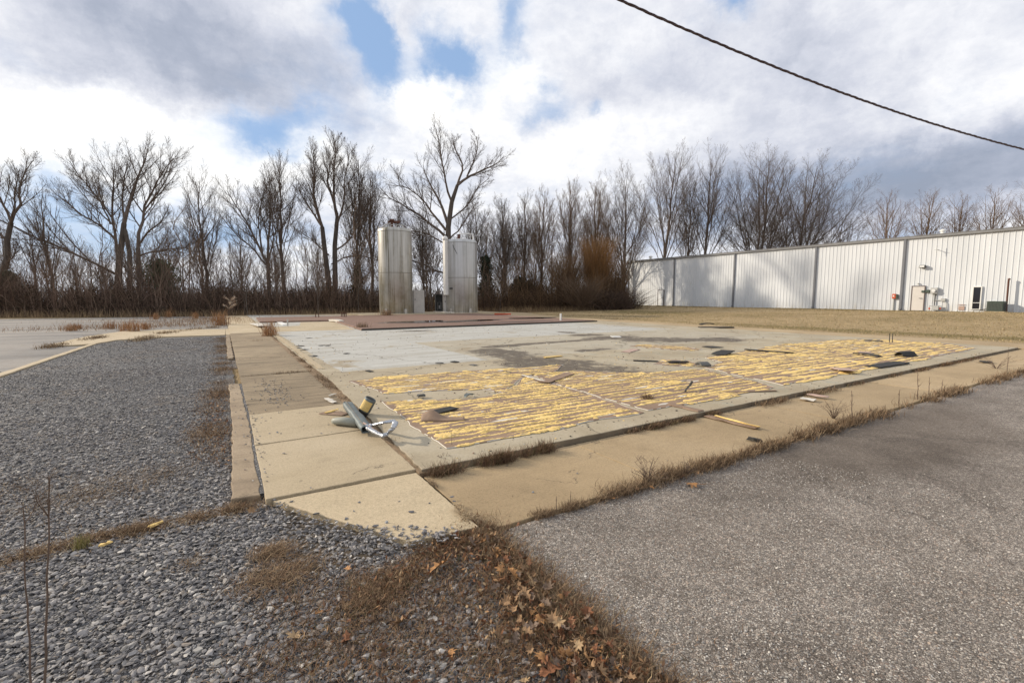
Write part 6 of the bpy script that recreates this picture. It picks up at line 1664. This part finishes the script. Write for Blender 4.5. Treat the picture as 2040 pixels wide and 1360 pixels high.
def stalk(px, py, top, label, seed, z=0.0, r0=0.004, lean=0.0, twigs=6, col='rust', branch=0.3, group='dead weed stalks', zt=None, head=None):
    r = random.Random(seed)
    x, y = G(px, py, z)
    dep = x * FW[0] + y * FW[1] + z * 0
    h = (py - top) / F * dep * 1.0
    root = empty('weed_stalk', (x, y, z)); tag(root, label, 'weed stalk', group)
    pts = [Vector((0, 0, -0.01))]
    for i in range(1, 9):
        q = i / 8
        pts.append(Vector((RT[0] * lean * q ** 1.3 * h + r.uniform(-.008, .008) * h, RT[1] * lean * q ** 1.3 * h + r.uniform(-.008, .008) * h, h * q)))
    t = MB().tube(pts, [r0 * (1 - 0.65 * i / 8) for i in range(9)], 6)
    if twigs:
        for k in range(twigs):
            q = r.uniform(0.45, 0.98); j = min(7, int(q * 8)); p = pts[j].lerp(pts[j + 1], q * 8 - j)
            a = r.uniform(0, 6.28); L = h * branch * (1.15 - q) * r.uniform(.6, 1.2)
            m_ = p + Vector((math.cos(a) * L * .45, math.sin(a) * L * .45, L * .45)); e = p + Vector((math.cos(a) * L * .7, math.sin(a) * L * .7, L))
            t.tube([p, m_, e], [r0 * .4, r0 * .3, r0 * .15], 4, cap=False)
    t.build('stem', M['stalk'], root)
    if head:
        nr = np.random.default_rng(seed); C = []
        for k in range(15):
            q = r.uniform(0.55, 1.0); j = min(7, int(q * 8)); p = pts[j]; m = 60
            a = r.uniform(-.9, .9) + (0 if r.random() < .7 else 3.14); L = h * r.uniform(.14, .30); u = nr.random(m) ** 0.8
            C.append(np.stack([p.x + (RT[0] * math.cos(a) - RT[1] * math.sin(a)) * L * u * .8, p.y + (RT[1] * math.cos(a) + RT[0] * math.sin(a)) * L * u * .8, p.z + L * (u * .9 - .35 * u * u)], 1) + nr.normal(0, .022, (m, 3)) * (0.5 + u[:, None]))
        C = np.concatenate(C); n = len(C)
        V, Q = leaf_quads(C, 0.028, nr)
        c = np.array([(0.55, 0.46, 0.35), (0.42, 0.30, 0.22), (0.62, 0.55, 0.45), (0.30, 0.20, 0.14)])[nr.integers(0, 4, n)]
        link('seed_head', np_mesh('seed_head', V, Q, col=np.repeat(c, 4, 0)), M['tint'], root)
    return root
M['stalk'] = plain('dead_stalk', (0.13, 0.09, 0.066), 0.85, 0.3, 20)
def near_stalk(px, pyb, pxt, pyt, depth, label, seed, r0, fork):
    """thin dead stem standing close to the viewer, foot below the picture"""
    r = random.Random(seed)
    t_ = D(pxt, pyt, depth); b = D(px, pyb, depth)
    foot = Vector((b.x + (b.x - t_.x) * (b.z / (t_.z - b.z)), b.y + (b.y - t_.y) * (b.z / (t_.z - b.z)), 0))
    root = empty('weed_stalk', foot); tag(root, label, 'weed stalk', 'dead weed stalks')
    e = t_ - foot; n = 12
    pts = [e * (i / n) + Vector((r.uniform(-1, 1), r.uniform(-1, 1), 0)) * 0.004 * (0 < i) for i in range(n + 1)]
    tw = MB().tube(pts, [r0 * (1.1 - 0.6 * i / n) for i in range(n + 1)], 8)
    for k in range(fork):
        q = r.uniform(0.72, 0.97); j = int(q * n); p = pts[j]
        a = r.uniform(0, 6.28); L = e.length * r.uniform(0.06, 0.17)
        m_ = p + Vector((math.cos(a) * L * .3, math.sin(a) * L * .3, L * .5)); q2 = p + Vector((math.cos(a) * L * .45, math.sin(a) * L * .45, L))
        tw.tube([p, m_, q2], [r0 * .5, r0 * .35, r0 * .2], 5, cap=False)
        for s_ in range(4):
            b2 = r.uniform(0, 6.28); l2 = L * r.uniform(.2, .45)
            tw.tube([m_.lerp(q2, r.random()), q2 + Vector((math.cos(b2) * l2, math.sin(b2) * l2, l2 * .3))], [r0 * .22, r0 * .12], 4, cap=False)
    tw.build('stem', M['stalk'], root)
near_stalk(88, 1358, 101, 950, 1.75, 'taller reddish weed stalk with forked top, nearest the viewer', 601, 0.0042, 5)
near_stalk(60, 1358, 47, 1010, 1.8, 'thinner bare weed stalk left of the forked one', 602, 0.0036, 2)
stalk(455, 652, 592, 'tall weed with whitish fluffy seed head at the far end of the walk', 603, 0, 0.012, 0.12, 24, branch=0.5, head=True)
stalk(448, 690, 655, 'thin branched weed on the gravel edge below the seed-head weed', 604, 0, 0.006, 0.1, 8)
for k, (px, pb, tp, lb) in enumerate([(1697, 838, 775, 'tall single weed stalk at the asphalt seam'), (1828, 797, 735, 'taller weed stalk right of the single one at the seam'), (1850, 788, 750, 'weed stalk between two others at the asphalt seam'), (1875, 781, 755, 'short weed stalk near the right end of the seam'),
                                     (1510, 895, 870, 'short weed stalk beside the dark stick'), (1108, 1018, 985, 'short upright stem at the near end of the seam'), (1136, 1008, 975, 'slightly taller upright stem beside the short one at the seam'), (2006, 742, 690, 'tall thin weed stalk close to the right edge'), (1790, 805, 775, 'short forked weed stalk left of the tall seam stalk')]):
    stalk(px, pb, tp, lb, 610 + k, 0.01, 0.0035 if px < 1300 else 0.006, rng.uniform(-.1, .1), 3 if px < 1300 else 6, branch=0.2)
stalk(900, 895, 858, 'thin stem standing at the slab lip before the nearest glue board', 630, 0.03, 0.0025, 0.0, 4, branch=.3)
def weed_bush(px, py, h, w, label, seed, n=26):
    r = random.Random(seed); x, y = G(px, py, 0.01)
    root = empty('weed_plant', (x, y, 0.01)); tag(root, label, 'weed', 'dead weed plants')
    st = MB(); tw = MB()
    for k in range(n):
        a = r.uniform(0, 6.28); sp = w * r.uniform(.3, 1); hh = h * r.uniform(.4, 1)
        p0 = Vector((0, 0, 0)); p1 = Vector((math.cos(a) * sp * .4, math.sin(a) * sp * .4, hh * .6)); p2 = Vector((math.cos(a) * sp, math.sin(a) * sp, hh))
        st.tube([p0, p1, p2], [.003, .002, .001], 4, cap=False)
        for j in range(5):
            q = r.uniform(.3, 1); p = p0.lerp(p1, q) if r.random() < .4 else p1.lerp(p2, q); b = r.uniform(0, 6.28); L = h * r.uniform(.1, .25)
            tw.tube([p, p + Vector((math.cos(b) * L * .7, math.sin(b) * L * .7, L * .6))], [.0014, .0007], 4, cap=False)
    st.add(tw.V, tw.Fc).build('stem', M['stalk'], root)
weed_bush(1290, 962, 0.21, 0.20, 'branchy dead weed leaning over the front walk near the big leaf', 641, 22)
weed_bush(1365, 948, 0.16, 0.12, 'small dead weed right of the branchy one', 642, 14)
weed_bush(1660, 835, 0.25, 0.22, 'airy dead weed at the middle of the asphalt seam', 643, 20)
weed_bush(885, 925, 0.10, 0.10, 'low dead weed at the corner of the slab', 644, 18)
weed_bush(1985, 735, 0.3, 0.5, 'wide dead weed near the right edge at the seam', 645, 20)

# ------------------------------------------------------------------ fallen leaves
def leaf_mats():
    out = []
    for nm, c in [('tan_leaf', (0.31, 0.19, 0.10)), ('orange_leaf', (0.40, 0.205, 0.08)), ('russet_leaf', (0.20, 0.085, 0.04)), ('pale_leaf', (0.40, 0.275, 0.15)), ('grey_leaf', (0.20, 0.14, 0.10))]:
        def f(t, o, c=c):
            p = t.obj(); n = t.noise(p, 3.0, 5, 0.65); x, y, z = t.sep(p)
            v = t.m('ABSOLUTE', x); rib = t.step(v, 0.03, 0.0)
            col = t.ramp(n, [(0.3, tuple(q * .6 for q in c)), (0.55, c), (0.75, tuple(min(1, q * 1.25) for q in c))])
            o(t.mix(t.m('MULTIPLY', rib, 0.5), col, tuple(q * .6 for q in c)), 0.7, t.bump(n, 0.3, 0.02))
        out.append(material(nm, f, 0.7, 0.25))
    return out
def leaf_mesh(seed, lobes=5, oak=False):
    """a lobed leaf about one unit long, curled, with its stalk"""
    r = random.Random(seed); out = []
    if oak:
        n = 44
        for k in range(n):
            q = k / n; a = 2 * math.pi * q
            y = -math.cos(a) * 0.5; w = 0.30 * math.sin(a) * (0.65 + 0.35 * math.sin(9 * a + (0 if math.sin(a) > 0 else math.pi))) * (1.1 - 0.5 * abs(y))
            out.append((w, y))
    else:
        tips = [(-0.28, -0.30), (-0.52, 0.02), (-0.36, 0.33), (0, 0.56), (0.36, 0.33), (0.52, 0.02), (0.28, -0.30)]
        inn = [(-0.20, -0.10), (-0.24, 0.10), (-0.13, 0.24), (0.13, 0.24), (0.24, 0.10), (0.20, -0.10), (0.0, -0.34)]
        for t_, i_ in zip(tips, inn):
            for (x, y), m_ in ((t_, 1), (i_, 0)):
                if m_: out += [(x * .78 + r.uniform(-.03, .03) - y * .10, y * .78 + x * .10), (x + r.uniform(-.05, .05), y + r.uniform(-.05, .05)), (x * .78 + y * .10, y * .78 - x * .10 + r.uniform(-.03, .03))]
                else: out.append((x + r.uniform(-.03, .03), y + r.uniform(-.03, .03)))
    k1, k2, k3 = r.uniform(.6, 2.0) * r.choice((1, 1, -0.5)), r.uniform(-.6, 1.2), r.uniform(-.9, .9)
    def Z(x, y): return k1 * x * x + k2 * y * y + k3 * x * y + 0.05 * math.sin(9 * x + seed) * math.sin(8 * y)
    n = len(out); vs = [(0, 0, Z(0, 0))]; fs = []
    for ring in (0.5, 1.0):
        for (x, y) in out: vs.append((x * ring, y * ring, Z(x * ring, y * ring)))
    for i in range(n):
        j = (i + 1) % n
        fs.append((0, 1 + i, 1 + j)); fs.append((1 + i, 1 + n + i, 1 + n + j, 1 + j))
    mb = MB().add(vs, fs).tube([(0, -0.3, Z(0, -.3)), (0.04, -0.62, Z(0, -.5) + 0.06), (0.12, -0.85, Z(0, -.5) + 0.10)], 0.014, 5)
    zm = min(v[2] for v in mb.V); mb.V = [(v[0], v[1], v[2] - zm) for v in mb.V]
    return mb.mesh('leaf', True)
def leaves():
    mats = leaf_mats(); proto = []
    for k in range(15):
        m = leaf_mesh(700 + k, oak=k % 3 != 0); m.materials.append(mats[[0, 4, 2, 0, 4, 1, 3, 2, 2, 4][k % 10]]); proto.append(m)
    def put(px, py, s, k, label, group=None, z=0.012, tilt=0.35, spin=None):
        r = random.Random(int(px * 7 + py * 13 + k))
        x, y = G(px, py, z)
        o = bpy.data.objects.new('leaf', proto[k % 15]); COL.objects.link(o)
        o.location = (x, y, z); o.scale = (s, s, s); o.rotation_euler = (r.uniform(-tilt, tilt), r.uniform(-tilt, tilt), r.uniform(0, 6.28) if spin is None else spin)
        return tag(o, label, 'leaf', group)
    big = leaf_mesh(733); big.materials.append(mats[1]); proto[14] = big
    o = put(1379, 968, 0.125, 14, 'large orange-tan leaf lying alone on the asphalt by the seam', z=0.010, tilt=0.10, spin=0.6)
    put(1200, 640 + 712, 0.0001, 0, 'x') if False else None
    put(1100, 1338, 0.105, 2, 'big reddish brown leaf at the bottom of the drift', z=0.03)
    put(965, 1322, 0.12, 7, 'dark russet leaf at the bottom edge of the picture', z=0.03) if False else None
    put(797, 1240, 0.085, 0, 'curled tan leaf standing in the sparse grass', z=0.02, tilt=0.9)
    put(692, 1133, 0.075, 5, 'tan leaf folded at the edge of the gravel under the walk', z=0.02, tilt=0.9)
    put(500, 1017, 0.07, 3, 'small pale leaf at the kerb end beside the gravel', z=0.04, tilt=0.8)
    put(586, 1268, 0.08, 6, 'pale yellow leaf lying flat on the gravel', z=0.02)
    put(690, 1275, 0.085, 7, 'russet leaf standing on edge in the thin grass', z=0.02, tilt=0.9)
    put(1045, 1355, 0.05, 6, 'tiny yellowish leaf at the bottom of the picture', z=0.02)
    put(875, 1128, 0.13, 5, 'largest tan leaf propped at the head of the drift', z=0.04, tilt=0.5)
    r = random.Random(77)
    dl = 'curled dead leaf in the thick of the leaf drift beside the asphalt'
    k = 0
    for i in range(230):
        py = r.uniform(1060, 1358); c = 985 + (py - 1060) * 0.62
        px = c + 16 + r.gauss(0, 36 + (py - 1060) * 0.10)
        xx, yy = G(px, py)
        if xx > 1.49: continue
        put(px, py, r.uniform(0.032, 0.075), r.randrange(15), dl, 'leaves in the drift', r.uniform(0.015, 0.06), 0.9); k += 1
    for i in range(26):
        px, py = r.uniform(850, 1020), r.uniform(1050, 1130)
        put(px, py, r.uniform(0.035, 0.075), r.randrange(15), dl, 'leaves in the drift', r.uniform(0.015, 0.05), 0.9)
    for i in range(26):
        px, py = r.uniform(520, 980), r.uniform(1190, 1355)
        put(px, py, r.uniform(0.03, 0.06), r.randrange(15), 'small dead leaf scattered over the sparse grass left of the drift', 'leaves in the sparse grass', r.uniform(0.01, 0.03), 0.9)
    for i in range(14):
        px = r.uniform(1010, 1420); x0 = 1.5
        py = 1056 - (px - 1010) * 0.305
        put(px, py + r.uniform(-4, 6), r.uniform(0.03, 0.05), r.randrange(15), 'small dead leaf caught in the seam before the asphalt', 'leaves in the seam', 0.03, 0.9)
    for i in range(46):
        px, py = r.uniform(412, 458), r.uniform(760, 900)
        put(px, py, r.uniform(0.03, 0.06), r.randrange(15), 'small dead leaf among the weeds left of the kerb', 'leaves beside the kerb', 0.02, 0.8)
    for (px, py, pa) in [(310, 1047, 12), (210, 1085, 20)]:
        flat_piece((px - 13, py + 5), (px + 14, py - 5), 0.016, M['glue'], 'adhesive_strip', 'yellow crumb strip lying on the gravel seam, ' + ('right one' if px > 250 else 'left one'), 'glue strip', 0.02, 0.01, seed=int(px))
leaves()
def litter():
    nr = np.random.default_rng(777)
    p1 = along([(1.36, 2.72), (1.30, 2.3), (1.27, 1.8), (1.28, 1.3), (1.30, 0.8)], 0.26, 2600, nr)
    p2 = along([(1.3, 2.66), (1.0, 2.5), (0.6, 2.3)], 0.14, 500, nr); p3 = np.stack([nr.uniform(0.2, 1.3, 700), nr.uniform(1.1, 2.4, 700)], 1)
    p4 = along([(-0.1, 5), (-0.12, 7.5), (0.0, 9)], 0.25, 500, nr)
    q = np.concatenate([p1, p2, p3, p4]); q = q[q[:, 0] < 1.5]
    C = np.concatenate([q, nr.uniform(0.008, 0.045, (len(q), 1))], 1)
    V, Q = leaf_quads(C, 0.017, nr, 0.8)
    c = np.array([(0.22, 0.11, 0.055), (0.30, 0.18, 0.095), (0.16, 0.075, 0.04), (0.36, 0.25, 0.145), (0.12, 0.07, 0.045)])[nr.integers(0, 5, len(C))]
    tag(link('leaf_litter', np_mesh('leaf_litter', V, Q, col=np.repeat(c, 4, 0)), M['tint']), 'crumbled brown leaf litter in the drift', 'leaf litter', kind='stuff')
litter()

# ------------------------------------------------------------------ overhead cable
def cable():
    pix = [(1100, -62, 7.3), (1235, 0, 7.6), (1400, 72, 8.4), (1560, 140, 9.3), (1700, 193, 10.1), (1850, 245, 11.0), (2040, 297, 12.2), (2300, 352, 13.8)]
    P = [D(*p) for p in pix]
    dense = []
    n = 240
    A = np.array([[p.x, p.y, p.z] for p in P]); s = np.concatenate([[0], np.cumsum(np.linalg.norm(np.diff(A, axis=0), axis=1))])
    q = np.linspace(0, s[-1], n)
    co = [np.polyval(np.polyfit(s, A[:, i], 3), q) for i in range(3)]
    C = np.stack(co, 1)
    root = empty('overhead_cable', C[n // 2]); tag(root, 'twisted dark service cable sagging across the upper right sky', 'cable')
    T = np.gradient(C, axis=0); T /= np.linalg.norm(T, axis=1, keepdims=True)
    U = np.cross(T, [0, 0, 1]); U /= np.linalg.norm(U, axis=1, keepdims=True); W = np.cross(U, T)
    for k in range(3):
        a = q / 0.62 * 6.283 + k * 2.094
        P3 = C + 0.0125 * (U * np.cos(a)[:, None] + W * np.sin(a)[:, None]) - C[n // 2]
        MB().tube([tuple(p) for p in P3], 0.0125 if k else 0.009, 6).build('strand', M['cable'], root, smooth=True)
cable()
